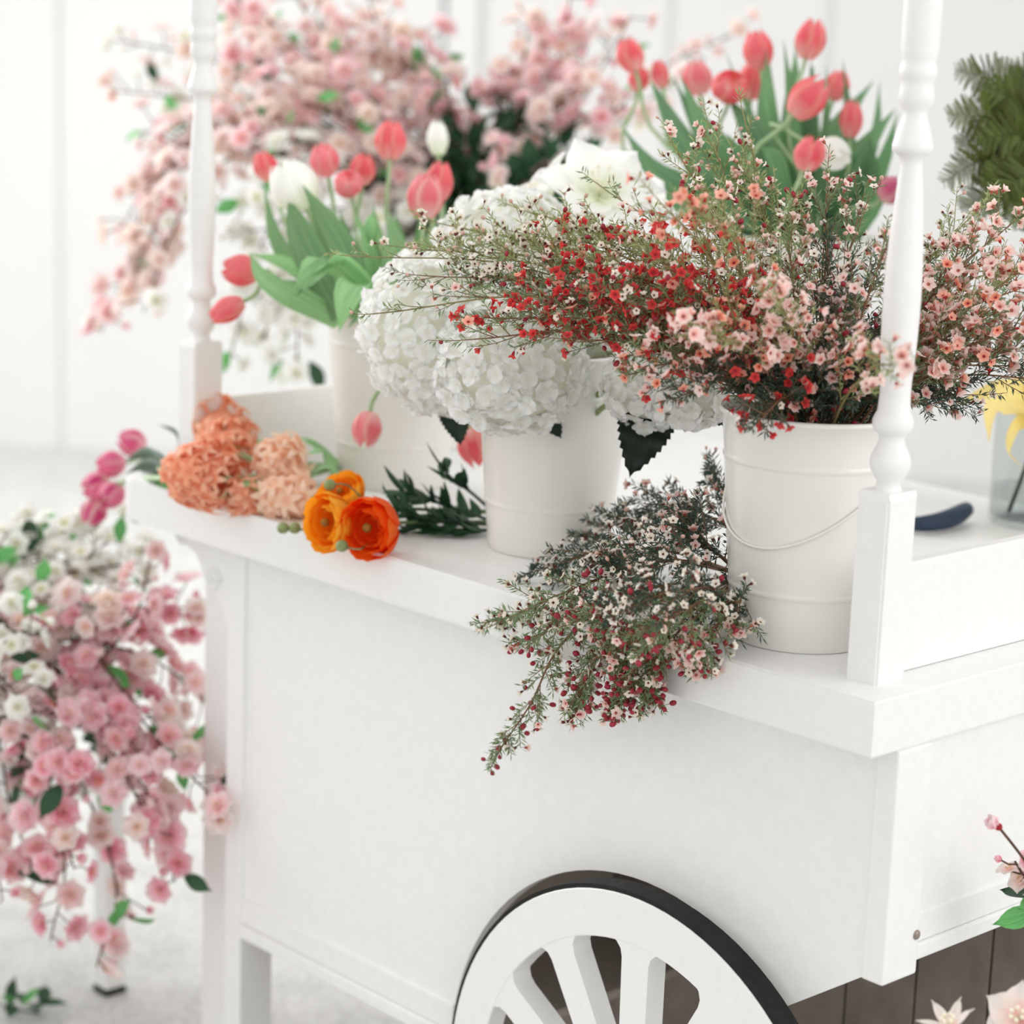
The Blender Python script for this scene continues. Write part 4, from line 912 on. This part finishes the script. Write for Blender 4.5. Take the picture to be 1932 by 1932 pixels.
for lab, x, y, z in (('green ranunculus bud lying left of the flowers, outer one', 534, 996, .010), ('green ranunculus bud lying left of the flowers, inner one', 556, 996, .011), ('pale ranunculus bud resting on the yellow petals', 622, 915, .085), ('grey green bud peeping out between the two front flowers', 645, 1030, .012)):
    root = thing('flower_bud', lab, 'bud', on(x, y, ZT+z), 'ranunculus buds'); p = on(x, y, ZT+z)
    mb = MB(); mb.blob(p, .0095, 10, (1, 1, .9)); part('bud', mb.mesh('bud', 'needle_y'), root)
    mb = MB()
    for i in range(5):
        a_ = i*1.256; q = MB(); petal_grid(q, .011, .008, cup=.5, tilt=.9, nu=2, nv=3); mb.extend(q, Matrix.Translation(p+V((0, 0, -.008))) @ Matrix.Rotation(a_, 4, 'Z'))
    mb.tube(spline([p, p+RX*.03+V((0, 0, -.003)), on(720, 985, ZT+.01)], 8), .0013, 5); part('sepals_and_stem', mb.mesh('sepals', 'needle'), root)
# dark feathery greenery beside the ranunculus
for i, (lab, pts) in enumerate((('dark feathery leaf spray standing against the middle bucket', [(935, 985, .02), (860, 960, .03), (800, 940, .05), (755, 925, .06)]),
                  ('dark feathery leaf spray lying along the ranunculus stems', [(935, 990, .015), (860, 985, .02), (790, 975, .03), (745, 960, .04)]),
                  ('dark curled leaf spray rising behind the ranunculus stems', [(935, 970, .03), (890, 930, .05), (850, 900, .08), (830, 872, .10)]),
                  ('dark leaf spray lying flat in front of the stems', [(935, 1000, .01), (880, 1000, .01), (820, 995, .012), (765, 990, .012)]))):
    P = spline([on(a_, b_, ZT+c_) for a_, b_, c_ in pts], 14)
    root = thing('greenery_stem', lab, 'leaves', P[0], 'dark greenery on the cart'); mb = MB(); mb.tube(P, [.003, .0015], 6); part('stem', mb.mesh('greenery_stem', 'needle_d'), root)
    for j in range(26 if i != 2 else 12):
        k = int(2+j*11/26 if i != 2 else 5+j*.6); k = min(k, 12); T = (P[k+1]-P[k]).normalized(); o = (runit()+V((0, 0, .35))); d = (T*.9+(o-T*o.dot(T))*.8).normalized(); L = rnd.uniform(.025, .055)
        e = P[k]+d*L; e.z = max(e.z, ZT+.004)
        part('leaf', ribbon([P[k], P[k].lerp(e, .5)+rv(.004), e], .016, d.cross(UPV)+FW*.2+V((0, 0, .3)), .3, 5).mesh('greenery_leaf', 'dk_leaf'), root)

# ================================================================== CHERRY AND QUINCE BLOSSOM
def cherry(name, mt, R=.026, inner=True):
    mb = MB(); mb.k = 0
    ring_petals(mb, 6, R, R*.84, .22, .001, 0, cup=.4, notch=.07, nu=4, nv=4, base=.2, ruf=.09, p=.65)
    if inner:
        ring_petals(mb, 5, R*.8, R*.66, .6, .001, .001, .5, cup=.4, notch=.05, nu=3, nv=3, base=.25, ruf=.1)
        ring_petals(mb, 4, R*.55, R*.6, 1.0, .001, .002, .2, cup=.4, nu=2, nv=3, base=.3)
    mb.k = 1
    for i in range(7):
        a_ = i*2.4; e = V((math.cos(a_)*R*.18, math.sin(a_)*R*.18, R*.32)); mb.blob(e, R*.05, 4)
    return mb.mesh(name, [mt, 'stamen'])
def cbud(name, mt):
    mb = MB(); ring_petals(mb, 5, .014, .012, 1.25, .001, 0, cup=.5, nu=2, nv=3, base=.5); return mb.mesh(name, [mt, 'stamen'])
CH = {k: [cherry('blossom_'+k, m_, .026), cherry('blossom_'+k, m_, .023), cherry('single_blossom_'+k, m_, .022, False), cbud('blossom_bud_'+k, m_)] for k, m_ in (('bg', 'ch_bg'), ('bh', 'ch_bg2'), ('fg', 'ch_fg'), ('wh', 'ch_w'))}
q = MB(); petal_grid(q, .045, .022, cup=.4, curl=-.15, nu=4, nv=6, base=.1, p=1.0); BLEAF = q.mesh('blossom_leaf', 'ch_leaf')
q = MB(); petal_grid(q, .055, .026, cup=.4, curl=-.15, nu=4, nv=6, base=.1, p=1.0); DLEAF = q.mesh('blossom_dark_leaf', 'dk_leaf')
def blossom_branch(label, pts, kinds, n, nleaf, group, s=1.0, reach=.06, t0=.25, dark=0, r0=.0045, cluster=1.0, name='blossom_branch'):
    P = spline(pts, 20); root = thing(name, label, 'blossom branch', P[0], group); br = MB(); br.tube(P, [r0, .0014], 6); items = []
    for i in range(n):
        t_ = t0+(1-t0)*((i+rnd.random())/n); k = min(t_, .999)*19; a_ = int(k); p = P[a_].lerp(P[a_+1], k-a_); T = (P[a_+1]-P[a_]).normalized()
        o = rv(); o = (o-T*o.dot(T)).normalized(); L = reach*rnd.uniform(.15, 1.0)*(1.15-.55*t_)
        e = p+(o+T*.5).normalized()*L; br.tube([p, p.lerp(e, .5)+rv(.004), e], .0012, 4, False)
        nn = (o*.9+rv(.5)+T*.2+UPV*.35+TOC*.45).normalized(); items.append((e, nn, t_))
    part('branch', br.mesh('blossom_branch', 'branch'), root)
    for e, nn, t_ in items[:280]:
        ms = CH[pick(kinds)]; me = ms[3] if rnd.random() < .08+.35*max(0, t_-.8)/.2*.8 else ms[int(rnd.random()*2.5)]
        part('blossom', me, root, mat_to(e, nn, rnd.uniform(0, 6), s*rnd.uniform(.8, 1.15)))
    for i in range(nleaf):
        t_ = rnd.uniform(t0, 1); k = min(t_, .999)*19; a_ = int(k); T = (P[a_+1]-P[a_]).normalized(); d = (T*.6+runit()).normalized()
        p = P[a_]+d*reach*.4
        part('leaf', DLEAF if rnd.random() < dark else BLEAF, root, frame(p, d, runit()+TOC, rnd.uniform(.8, 1.3)))
    return root
# urn on the floor behind the cart
ub = at(890, 560, 4.85); UX, UY = ub.x, ub.y
mb = MB(); mb.lathe([(0, 0), (.10, 0), (.11, .02), (.09, .06), (.13, .35), (.17, .75), (.155, 1.0), (.12, 1.12), (.14, 1.20), (.13, 1.205), (.10, 1.13), (0, 1.1)], 40)
root = thing('urn', 'tall white floor urn behind the cart, hidden by its blossom branches', 'vase', (UX, UY, 0)); part('body', mb.mesh('urn_body', 'enamel'), root, Matrix.Translation((UX, UY, 0)))
UR = V((UX, UY, 1.19))
GB = 'pink blossom branches behind the cart'; BG = [('bg', 5), ('bh', 2)]
def bgb(label, tip, mids, kinds=BG, n=34, nl=3, s=1.18, reach=.10, t0=.18, dark=.2):
    pts = [UR+V((0, 0, -.25)), UR+rv(.04)]+[at(*q_) for q_ in mids]+[at(*tip)]; blossom_branch(label, pts, kinds, int(n*1.08), nl, GB, s, reach, t0, dark)
bgb('blossom branch drooping farthest left and lowest, past the far post', (190, 628, 4.7), [(560, 200, 4.8), (300, 330, 4.75), (250, 480, 4.7)], BG, 46, 3)
bgb('second blossom branch drooping left of the far post', (235, 545, 4.65), [(560, 240, 4.75), (340, 300, 4.7), (290, 430, 4.65)], BG, 44, 3)
bgb('blossom branch ending left of the far post at mid height', (225, 440, 4.85), [(600, 200, 4.8), (350, 240, 4.8)], BG, 38, 2)
bgb('sparse white-flowered branch tip at the far upper left', (215, 75, 5.0), [(640, 220, 4.9), (380, 110, 4.95)], [('wh', 3), ('bg', 2)], 30, 1)
bgb('sparse pale branch tip below the far upper left one', (205, 170, 4.95), [(640, 240, 4.9), (380, 190, 4.9)], [('wh', 2), ('bg', 3)], 32, 2)
bgb('pink branch crossing behind the upper part of the far post', (262, 250, 4.8), [(640, 250, 4.85), (420, 230, 4.8)], BG, 38, 3)
bgb('blossom branch rising left of the centre at the top edge', (420, -40, 5.0), [(700, 250, 4.95), (520, 90, 4.95)], BG, 42, 3)
bgb('blossom branch at the top edge right of the far post', (540, -30, 4.9), [(760, 230, 4.9), (620, 80, 4.9)], BG, 42, 3)
bgb('blossom branch reaching the top edge beside the wall joint', (690, -20, 4.95), [(800, 240, 4.9), (730, 100, 4.9)], BG, 40, 3)
bgb('blossom branch with a fresh green leaf under the wall joint', (790, 60, 4.9), [(860, 260, 4.9), (810, 150, 4.85)], BG, 34, 4)
bgb('short full branch in the centre of the blossom mass', (600, 130, 4.7), [(800, 300, 4.8), (690, 190, 4.7)], BG, 42, 4)
bgb('full branch just above the tallest coral tulip', (500, 190, 4.65), [(760, 320, 4.75), (620, 210, 4.65)], BG, 44, 4)
bgb('blossom branch behind the big white tulip', (430, 300, 4.6), [(740, 380, 4.7), (570, 270, 4.6)], BG, 40, 3)
bgb('white blossom branch drooping beside the far post', (425, 440, 4.5), [(740, 400, 4.7), (560, 300, 4.55)], [('wh', 5), ('bg', 1)], 34, 4)
bgb('white blossom branch hanging above the end board', (430, 690, 4.5), [(740, 420, 4.7), (520, 420, 4.5)], [('wh', 5)], 46, 4)
bgb('white blossom branch between the end board and the far bucket', (560, 700, 4.45), [(760, 430, 4.65), (580, 480, 4.5)], [('wh', 5)], 46, 4)
bgb('white blossom branch low behind the far bucket rim', (500, 640, 4.55), [(740, 430, 4.7), (540, 500, 4.55)], [('wh', 5)], 40, 4)
bgb('pink branch in the middle, above the closed white tulip', (840, 150, 4.7), [(900, 330, 4.8), (860, 230, 4.7)], [('bg', 3), ('bh', 3)], 34, 4)
bgb('pink branch leaning right above the dark foliage', (960, 130, 4.7), [(930, 320, 4.8), (950, 220, 4.7)], [('bg', 3), ('bh', 3)], 38, 3)
bgb('rose pink branch rising to the top edge at the right of the mass', (1080, -20, 4.75), [(960, 330, 4.8), (1040, 150, 4.7)], [('bh', 4), ('bg', 2)], 44, 2)
bgb('rose pink branch beside the leftmost red tulip', (1190, 30, 4.7), [(980, 340, 4.8), (1110, 170, 4.65)], [('bh', 4), ('bg', 2)], 42, 2)
bgb('rose pink branch ending against the white wall strip', (1180, 200, 4.6), [(980, 350, 4.75), (1090, 240, 4.6)], [('bh', 4), ('bg', 2)], 36, 2)
bgb('rose pink branch curving above the white amaryllis', (1090, 160, 4.6), [(960, 360, 4.75), (1020, 230, 4.6)], [('bh', 4), ('bg', 3)], 38, 3)
bgb('short salmon branch hanging in front of the dark foliage', (940, 390, 4.45), [(930, 300, 4.55), (945, 300, 4.5)], [('bg', 2), ('bh', 3)], 10, 1, 1, .05, .5)
bgb('pink branch low between the tulips and the dark foliage', (700, 250, 4.6), [(830, 380, 4.7), (760, 290, 4.6)], BG, 34, 4)
bgb('pink branch filling the top edge left of the first green leaf', (480, 10, 4.85), [(760, 260, 4.85), (600, 120, 4.85)], BG, 40, 3)
bgb('pink branch below the top edge, right of the first green leaf', (610, 60, 4.75), [(800, 270, 4.8), (700, 150, 4.75)], BG, 40, 3)
bgb('pale pink branch near the top edge left of the wall joint', (720, 70, 4.8), [(840, 260, 4.85), (780, 150, 4.8)], BG, 36, 3)
bgb('pink branch right of the far post at the top', (440, 90, 4.7), [(740, 270, 4.8), (560, 150, 4.7)], BG, 42, 3)
bgb('rose pink branch near the top edge right of the wall joint', (1000, 30, 4.75), [(930, 300, 4.8), (980, 150, 4.75)], [('bh', 4), ('bg', 3)], 36, 2)
bgb('rose pink branch between the wall joint and the leftmost red tulip', (1110, 90, 4.7), [(950, 310, 4.8), (1040, 180, 4.7)], [('bh', 4), ('bg', 3)], 38, 2)
bgb('blossom branch close behind the far post, halfway up', (330, 330, 4.6), [(700, 330, 4.7), (480, 260, 4.6)], BG, 36, 3)
bgb('pale branch of the left side, ending beside the lowest drooping one', (270, 590, 4.6), [(560, 260, 4.7), (360, 380, 4.65)], [('bg', 5), ('wh', 2)], 40, 3)
bgb('faint pink branch behind the back tulips', (1400, 60, 5.2), [(1050, 330, 5.0), (1250, 130, 5.1)], [('wh', 2), ('bg', 4)], 26, 1)
bgb('faint pale branch behind the pale pink tulip', (1330, 110, 5.1), [(1060, 340, 5.0), (1210, 200, 5.0)], [('wh', 1), ('bg', 4)], 26, 1)
# dark leafy stems in the middle of the urn
for i, (lab, tip) in enumerate((('dark leafy stem in the centre of the blossom', (900, 250, 4.72)), ('dark leafy stem left of the salmon blossoms', (840, 330, 4.7)), ('dark leafy stem right of the salmon blossoms', (1010, 230, 4.75)),
                                ('dark leafy stem just above the white amaryllis', (1070, 270, 4.6)), ('dark leafy stem behind the tallest coral tulip', (690, 320, 4.75)), ('dark leafy stem low in front of the urn', (900, 360, 4.6)),
                                ('dark leafy stem between salmon blossoms and amaryllis', (980, 330, 4.65)), ('dark leafy stem beside the closed white tulip', (800, 290, 4.72)))):
    P = spline([UR+V((0, 0, -.2)), UR, at(tip[0]*.6+890*.4, tip[1]+90, tip[2]), at(*tip)], 14)
    root = thing('leafy_stem', lab, 'leaves', P[0], 'dark leafy stems behind the cart'); mb = MB(); mb.tube(P, [.004, .002], 6); part('stem', mb.mesh('leafy_stem', 'branch'), root)
    for j in range(60):
        k = rnd.randint(4, 12); d = (runit()+UPV*.2).normalized(); part('leaf', DLEAF, root, frame(P[k]+d*rnd.uniform(.01, .06), d, runit()+TOC, rnd.uniform(.9, 1.5)))

# ================================================================== PLANT STAND AND BLOSSOM AT THE LOWER LEFT
st = thing('plant_stand', 'white plant stand whose one visible leg stands on the floor at the lower left', 'stand', (-2.16, .0, 0))
SZ = .44
for x, y in ((-1.88, .19), (-2.44, .19), (-1.88, -.19), (-2.44, -.19)):
    bm = bmesh.new(); bx(bm, x-.021, x+.021, y-.021, y+.021, .012, SZ-.03, .003); lg = part('leg', bm_mesh('stand_leg', bm, 'paint'), st)
    bm = bmesh.new(); bx(bm, x-.023, x+.023, y-.023, y+.023, 0, .0125, .003); part('foot_pad', bm_mesh('foot_pad', bm, 'rubber'), lg)
bm = bmesh.new(); bx(bm, -2.48, -1.84, -.23, .23, SZ-.03, SZ, .004); part('top', bm_mesh('stand_top', bm, 'paint'), st)
B5 = bucket(-2.18, .0, SZ, 0.3, 'cream white bucket on the plant stand, holding pink blossom')
R5 = B5+V((0, 0, BH)); GL = 'pink blossom branches at the lower left'; FG = [('fg', 5), ('bh', 2), ('bg', 2)]
def fgb(label, tip, mids, kinds=FG, n=30, nl=3, s=1.22, reach=.085, t0=.12, dark=.3, g=GL):
    pts = [R5+V((0, 0, -.2)), R5+rv(.05)]+[at(*q_) for q_ in mids]+[at(*tip)]; blossom_branch(label, pts, kinds, int(n*1.2), nl, g, s, reach, t0, dark)
fgb('pink branch reaching farthest right, its tip crossing the cart leg', (432, 1535, 3.72), [(120, 1180, 3.95), (300, 1400, 3.8)], FG, 32, 3)
fgb('pink branch hanging lowest, ending above the stand foot', (182, 1825, 3.85), [(60, 1300, 4.0), (215, 1640, 3.9)], FG, 30, 4)
fgb('pink branch hanging in a thin dark twig at the lower left', (95, 1775, 3.85), [(20, 1330, 4.0), (120, 1600, 3.9)], FG, 22, 2)
fgb('pink branch ending in a bare twig near the left picture edge', (70, 1660, 3.85), [(-20, 1350, 4.0), (20, 1520, 3.9)], FG, 20, 2)
fgb('short pink branch at the left picture edge', (5, 1700, 3.8), [(-60, 1350, 3.95), (-20, 1560, 3.85)], FG, 24, 2)
fgb('pink branch drooping to a leafy tip in front of the pale floor', (330, 1665, 3.8), [(100, 1250, 3.95), (280, 1500, 3.85)], FG, 34, 4)
fgb('full bright pink branch in the centre of the lower left bunch', (290, 1580, 3.75), [(100, 1260, 3.9), (220, 1430, 3.8)], FG, 40, 3)
fgb('deep pink branch in the heart of the bunch', (260, 1420, 3.8), [(60, 1240, 3.9), (180, 1320, 3.85)], [('fg', 6)], 40, 2)
fgb('salmon blossom branch close to the cart leg', (385, 1320, 4.0), [(120, 1200, 3.95), (280, 1240, 3.95)], [('bh', 4), ('bg', 2)], 32, 3)
fgb('slender upright twig with a pink tip below the cart corner', (292, 1020, 3.9), [(100, 1250, 3.95), (240, 1190, 3.9)], FG, 14, 2, 1.0, .06, .4)
fgb('pink branch with pale tips just under the cart scroll bracket', (375, 1150, 4.0), [(100, 1210, 3.95), (290, 1150, 4.0)], FG, 24, 3)
fgb('pink branch filling the middle of the bunch beside the cart leg', (345, 1440, 3.9), [(110, 1220, 3.95), (260, 1330, 3.9)], FG, 34, 3)
fgb('light pink branch across the upper middle of the lower left bunch', (240, 1180, 3.85), [(20, 1180, 3.95), (130, 1170, 3.9)], [('fg', 4), ('bg', 3)], 36, 2)
fgb('pink branch curving over the dark leaves at the left edge', (150, 1480, 3.75), [(-10, 1280, 3.85), (80, 1360, 3.8)], FG, 34, 3)
fgb('pink branch falling steeply left of the stand leg', (140, 1640, 3.75), [(0, 1350, 3.85), (100, 1500, 3.8)], FG, 34, 3)
GW = 'white blossom branches at the lower left'
for lab, tip, mid in (('white blossom branch highest at the left, below the magenta tulips', (120, 985, 4.1), (20, 1060, 4.05)), ('white blossom branch reaching under the cart corner', (270, 1060, 4.05), (120, 1080, 4.0)),
                      ('white blossom branch with bright green leaves', (200, 1130, 3.95), (60, 1120, 3.95)), ('white blossom branch at the left picture edge', (10, 1010, 4.1), (-40, 1080, 4.0)),
                      ('white blossom branch low at the left, over the dark leaves', (50, 1330, 3.75), (-40, 1230, 3.85)), ('white blossom branch beside the slender pink twig', (230, 1000, 4.15), (110, 1080, 4.05)),
                      ('white blossom branch in front of the pink ones', (60, 1200, 3.75), (-20, 1180, 3.85)), ('white blossom branch crowding behind the others at the left', (160, 1010, 4.2), (60, 1060, 4.15)),
                      ('white blossom branch whose tip nears the magenta tulips', (215, 1075, 4.1), (90, 1040, 4.1))):
    fgb(lab, tip, [mid], [('wh', 6)], 30, 6, 1.0, .10, .15, .25, GW)
for i, (lab, tip) in enumerate((('dark leafy stem at the left edge among the pink blossom', (60, 1440, 3.95)), ('dark leafy stem under the white blossom at the left', (40, 1370, 3.95)), ('dark leafy stem deep inside the lower left bunch', (130, 1400, 4.0)))):
    P = spline([R5+V((0, 0, -.1)), R5, at(-20, 1330, 3.98), at(*tip)], 14)
    root = thing('leafy_stem', lab, 'leaves', P[0], 'dark leafy stems at the lower left'); mb = MB(); mb.tube(P, [.004, .002], 6); part('stem', mb.mesh('leafy_stem', 'branch'), root)
    for j in range(30):
        k = rnd.randint(6, 13); d = runit(); part('leaf', DLEAF, root, frame(P[min(k, 13)]+d*rnd.uniform(.01, .06), d, runit()+TOC, rnd.uniform(.9, 1.5)))
# fallen sprig on the floor
fp = on(38, 1905, .01); root = thing('fallen_sprig', 'green leafy sprig fallen on the grey floor at the lower left corner', 'leaves', fp)
mb = MB(); mb.tube(spline([fp+V((-.05, -.02, 0)), fp, on(75, 1912, .01)], 8), .002, 5); part('stem', mb.mesh('fallen_stem', 'needle_d'), root)
for j in range(9):
    d = runit(); d.z = abs(d.z)*.5+.1; d.normalize(); part('leaf', DLEAF if j % 3 else BLEAF, root, frame(fp+RX*rnd.uniform(-.03, .04)+V((0, 0, .008)), d, UPV+rv(.3), 1.0))

# ================================================================== LOWER RIGHT BLOSSOM
B6 = V((.05, .62, 0)); GR = 'pink blossom branches at the lower right'
def rgb(label, pts, n, nl=1, s=.8, reach=.04, t0=.3):
    blossom_branch(label, [B6+V((0, 0, .1)), B6+V((0, 0, .3))]+[at(*q_) for q_ in pts], [('fg', 5), ('bg', 2)], n, nl, GR, s, reach, t0, .5, .004)
b6 = bucket(B6.x, B6.y, 0, 0, 'white bucket on the floor under the near end of the cart, outside the picture')
rgb('pink blossom cluster at the right picture edge below the cart rail', [(2010, 1760, 2.85), (1960, 1700, 2.8), (1915, 1625, 2.78)], 16, 4, .75, .035, .55)
root = thing('blossom_twig', 'single pink bud on a bare dark twig in front of the cart end panel', 'blossom branch', at(1990, 1690, 2.8), GR)
mb = MB(); mb.tube(spline([at(2030, 1780, 2.85), at(1980, 1690, 2.8), at(1925, 1612, 2.74), at(1884, 1560, 2.72)], 12), .0017, 6); part('twig', mb.mesh('bare_twig', 'branch'), root)
q = MB(); ring_petals(q, 5, .017, .015, 1.1, .001, 0, cup=.5, nu=3, nv=4, base=.5); ring_petals(q, 4, .014, .012, 1.3, .001, 0, .4, cup=.5, nu=3, nv=4, base=.5)
part('bud', q.mesh('pink_bud', 'ch_fg'), root, mat_to(at(1882, 1558, 2.72), dirpx(-.8, -.5, .2), 0))
q = MB(); q.blob((0, 0, 0), .0048, 8); part('calyx', q.mesh('calyx', 'wax_redc'), root, mat_to(at(1884, 1560, 2.72), dirpx(-.8, -.5, .2), 0))
big_bloom('pale_lily', 'large pale pink bloom at the bottom right corner', at(1925, 1925, 2.6), dirpx(-.35, -.5, .8), .045, 'ch_bg', 6, .45, .8, 'pale pink blooms at the bottom right', B6+V((0, 0, .22)))
big_bloom('pale_lily', 'narrow-petalled pale pink bloom left of the corner one', at(1795, 1948, 2.6), dirpx(-.3, -.9, .4), .042, 'ch_bg', 6, .9, .3, 'pale pink blooms at the bottom right', B6+V((0, 0, .22)))

# ================================================================== FERN, LILY VASE, PRUNING SHEARS
fr0 = V((-.28, 1.00, ZT)); fpot = thing('fern', 'olive green fern with arching fronds at the right picture edge', 'plant', fr0)
mb = MB(); mb.lathe([(0, .0), (.075, 0), (.105, .19), (.11, .195), (.11, .215), (.10, .215), (.095, .19), (0, .185)], 36); part('pot', mb.mesh('fern_pot', 'enamel'), fpot, Matrix.Translation(fr0))
q = MB()
for i in range(13):
    v_ = i/13
    for s_ in (-1, 1):
        q.blade(V((v_*.052, 0, -.006*v_*v_)), V((.55, s_, -.25*v_)).normalized(), .0085*(1-v_*.75)+.0012, .0026, V((1, 0, 0)))
q.tube([V((0, 0, 0)), V((.03, 0, -.002)), V((.053, 0, -.006))], .0005, 3, False); PINNA = q.mesh('fern_pinna', 'fern')
def frond(pts, n=36, s=1.0):
    P = spline([fr0+V((0, 0, .18))]+[at(*a_) for a_ in pts], 26); mb = MB(); mb.tube(P, [.0022, .0006], 4); f_ = part('frond', mb.mesh('frond_stalk', 'fern'), fpot)
    for i in range(n):
        t_ = .28+.72*i/n; k = t_*25; a_ = int(min(k, 24)); T = (P[a_+1]-P[a_]).normalized(); sd = T.cross(FW+rv(.25)).normalized(); s0 = s*(math.sin(PI*min(1, .25+.75*t_))**.7+.12)
        for g_ in (-1, 1): part('pinna', PINNA, f_, frame(P[a_].lerp(P[a_+1], k-a_), sd*g_+T*.55+V((0, 0, -.15)), TOC+rv(.7), s0*rnd.uniform(.85, 1.1)))
for pts in ([(1990, 330, 3.62), (1900, 170, 3.55), (1800, 130, 3.5)], [(1990, 340, 3.6), (1880, 230, 3.5), (1785, 215, 3.45)], [(2000, 380, 3.6), (1880, 300, 3.5), (1775, 345, 3.45)],
            [(2010, 300, 3.65), (1950, 170, 3.6), (1900, 140, 3.6)], [(2000, 420, 3.6), (1900, 360, 3.5), (1810, 395, 3.45)], [(2020, 300, 3.6), (1980, 150, 3.6), (1935, 120, 3.55)],
            [(2000, 360, 3.6), (1930, 260, 3.48), (1840, 265, 3.42)], [(2000, 400, 3.6), (1940, 330, 3.46), (1860, 400, 3.4)], [(2020, 340, 3.65), (1950, 220, 3.66), (1830, 180, 3.66)], [(2020, 400, 3.6), (1970, 380, 3.45), (1905, 420, 3.4)],
            [(2010, 320, 3.55), (1930, 200, 3.5), (1850, 160, 3.48)], [(2010, 360, 3.55), (1900, 270, 3.5), (1800, 270, 3.5)], [(2010, 380, 3.5), (1930, 330, 3.46), (1850, 345, 3.42)], [(2020, 330, 3.6), (1960, 230, 3.5), (1900, 220, 3.46)]):
    frond(pts)
VX, VY = -.477, 1.000
vs = thing('glass_vase', 'clear glass vase with water and a yellow lily stem, at the right picture edge', 'vase', (VX, VY, ZT))
mb = MB(); mb.lathe([(0, .0), (.072, .0), (.076, .004), (.077, .20), (.0785, .201), (.0785, .203), (.0745, .203), (.0742, .012), (.07, .010), (0, .010)], 48)
part('glass', mb.mesh('vase_glass', 'glass'), vs, Matrix.Translation((VX, VY, ZT+.0005)))
mb = MB(); mb.lathe([(0, .0102), (.0695, .0102), (.0738, .0125), (.0738, .055), (0, .055)], 48); part('water', mb.mesh('vase_water', 'water'), vs, Matrix.Translation((VX, VY, ZT+.0005)))
lc = at(1955, 800, 3.55); root = thing('lily', 'yellow lily with long curling petals in the glass vase', 'flower', lc)
mb = MB(); mb.tube(spline([V((VX-.04, VY-.02, ZT+.013)), at(1935, 880, 3.62), lc], 12), .0032, 7); part('stem', mb.mesh('lily_stem', 'needle_d'), root)
for pts, w_ in (([(1955, 800, 3.55), (1925, 745, 3.5), (1865, 765, 3.46), (1866, 838, 3.46)], .055), ([(1955, 800, 3.55), (1940, 740, 3.56), (1890, 725, 3.56), (1840, 745, 3.56), (1808, 762, 3.56)], .032),
                ([(1955, 800, 3.5), (1915, 800, 3.46), (1900, 850, 3.44), (1935, 888, 3.44)], .022), ([(1955, 800, 3.5), (1985, 780, 3.46), (2010, 820, 3.44), (2020, 880, 3.44)], .05),
                ([(1955, 800, 3.55), (1960, 740, 3.5), (1990, 700, 3.46)], .05), ([(1955, 800, 3.5), (1960, 840, 3.44), (1975, 880, 3.42)], .04)):
    part('petal', ribbon([at(*a_) for a_ in pts], w_, (RX*.6+DY*.5+FW*.6).normalized(), .35).mesh('lily_petal', 'lily'), root)
mb = MB()
for i in range(6): e = lc+dirpx(-.6+.22*i, -.4+.1*i, .9)*.05; mb.tube([lc, e], .001, 4); mb.blob(e, .003, 6)
part('stamens', mb.mesh('lily_stamens', 'stamen'), root, kind='stuff')
sh = thing('pruning_shears', 'pruning shears with thick navy blue handles, lying behind the near post', 'tool', on(1700, 1010, ZT))
for pts in ([(1822, 962, .020), (1800, 975, .018), (1765, 985, .016), (1720, 988, .015), (1660, 975, .012)], [(1800, 1010, .014), (1760, 1018, .014), (1715, 1015, .014), (1660, 990, .012)]):
    P = spline([on(a_, b_, ZT+c_) for a_, b_, c_ in pts], 16)
    if len(pts) == 4: P = [q_+V((.10, -.12, 0)) for q_ in P]; continue
    mb = MB(); mb.tube(P, [.0125, .0135, .0145, .015, .015, .015, .0145, .014, .0135, .013, .012, .011, .010, .009, .008, .007], 14); mb.blob(P[0], .0125, 12)
    part('handle', mb.mesh('shear_handle', 'navy'), sh)
p0, p1 = on(1700, 985, ZT+.008), on(1560, 960, ZT+.006)
P = spline([on(1790, 930, ZT+.014), on(1750, 940, ZT+.014), on(1700, 958, ZT+.014), on(1640, 972, ZT+.012)], 12); P = [q_+V((-.05, .0, 0)) for q_ in P]
mb = MB(); mb.tube([on(1668, 968, ZT+.0135), on(1640, 950, ZT+.0135), on(1600, 935, ZT+.0135)], .008, 10); part('handle', mb.mesh('shear_handle', 'navy'), sh)
bm = bmesh.new(); a_, b_ = on(1655, 972, 0), on(1560, 962, 0)
for s_ in (-1, 1):
    d = (b_-a_).normalized(); n_ = V((-d.y, d.x, 0)); pts = [a_+n_*.008*s_, a_+d*.05+n_*.014*s_, b_, a_-n_*.006*s_]
    A_ = [bm.verts.new((p.x, p.y, ZT+.006+.003*s_)) for p in pts]; C_ = [bm.verts.new((p.x, p.y, ZT+.008+.003*s_)) for p in pts]
    bm.faces.new(A_); bm.faces.new(C_)
    for i in range(4): bm.faces.new((A_[i], A_[(i+1) % 4], C_[(i+1) % 4], C_[i]))
part('blades', bm_mesh('shear_blades', bm, 'steel'), sh)
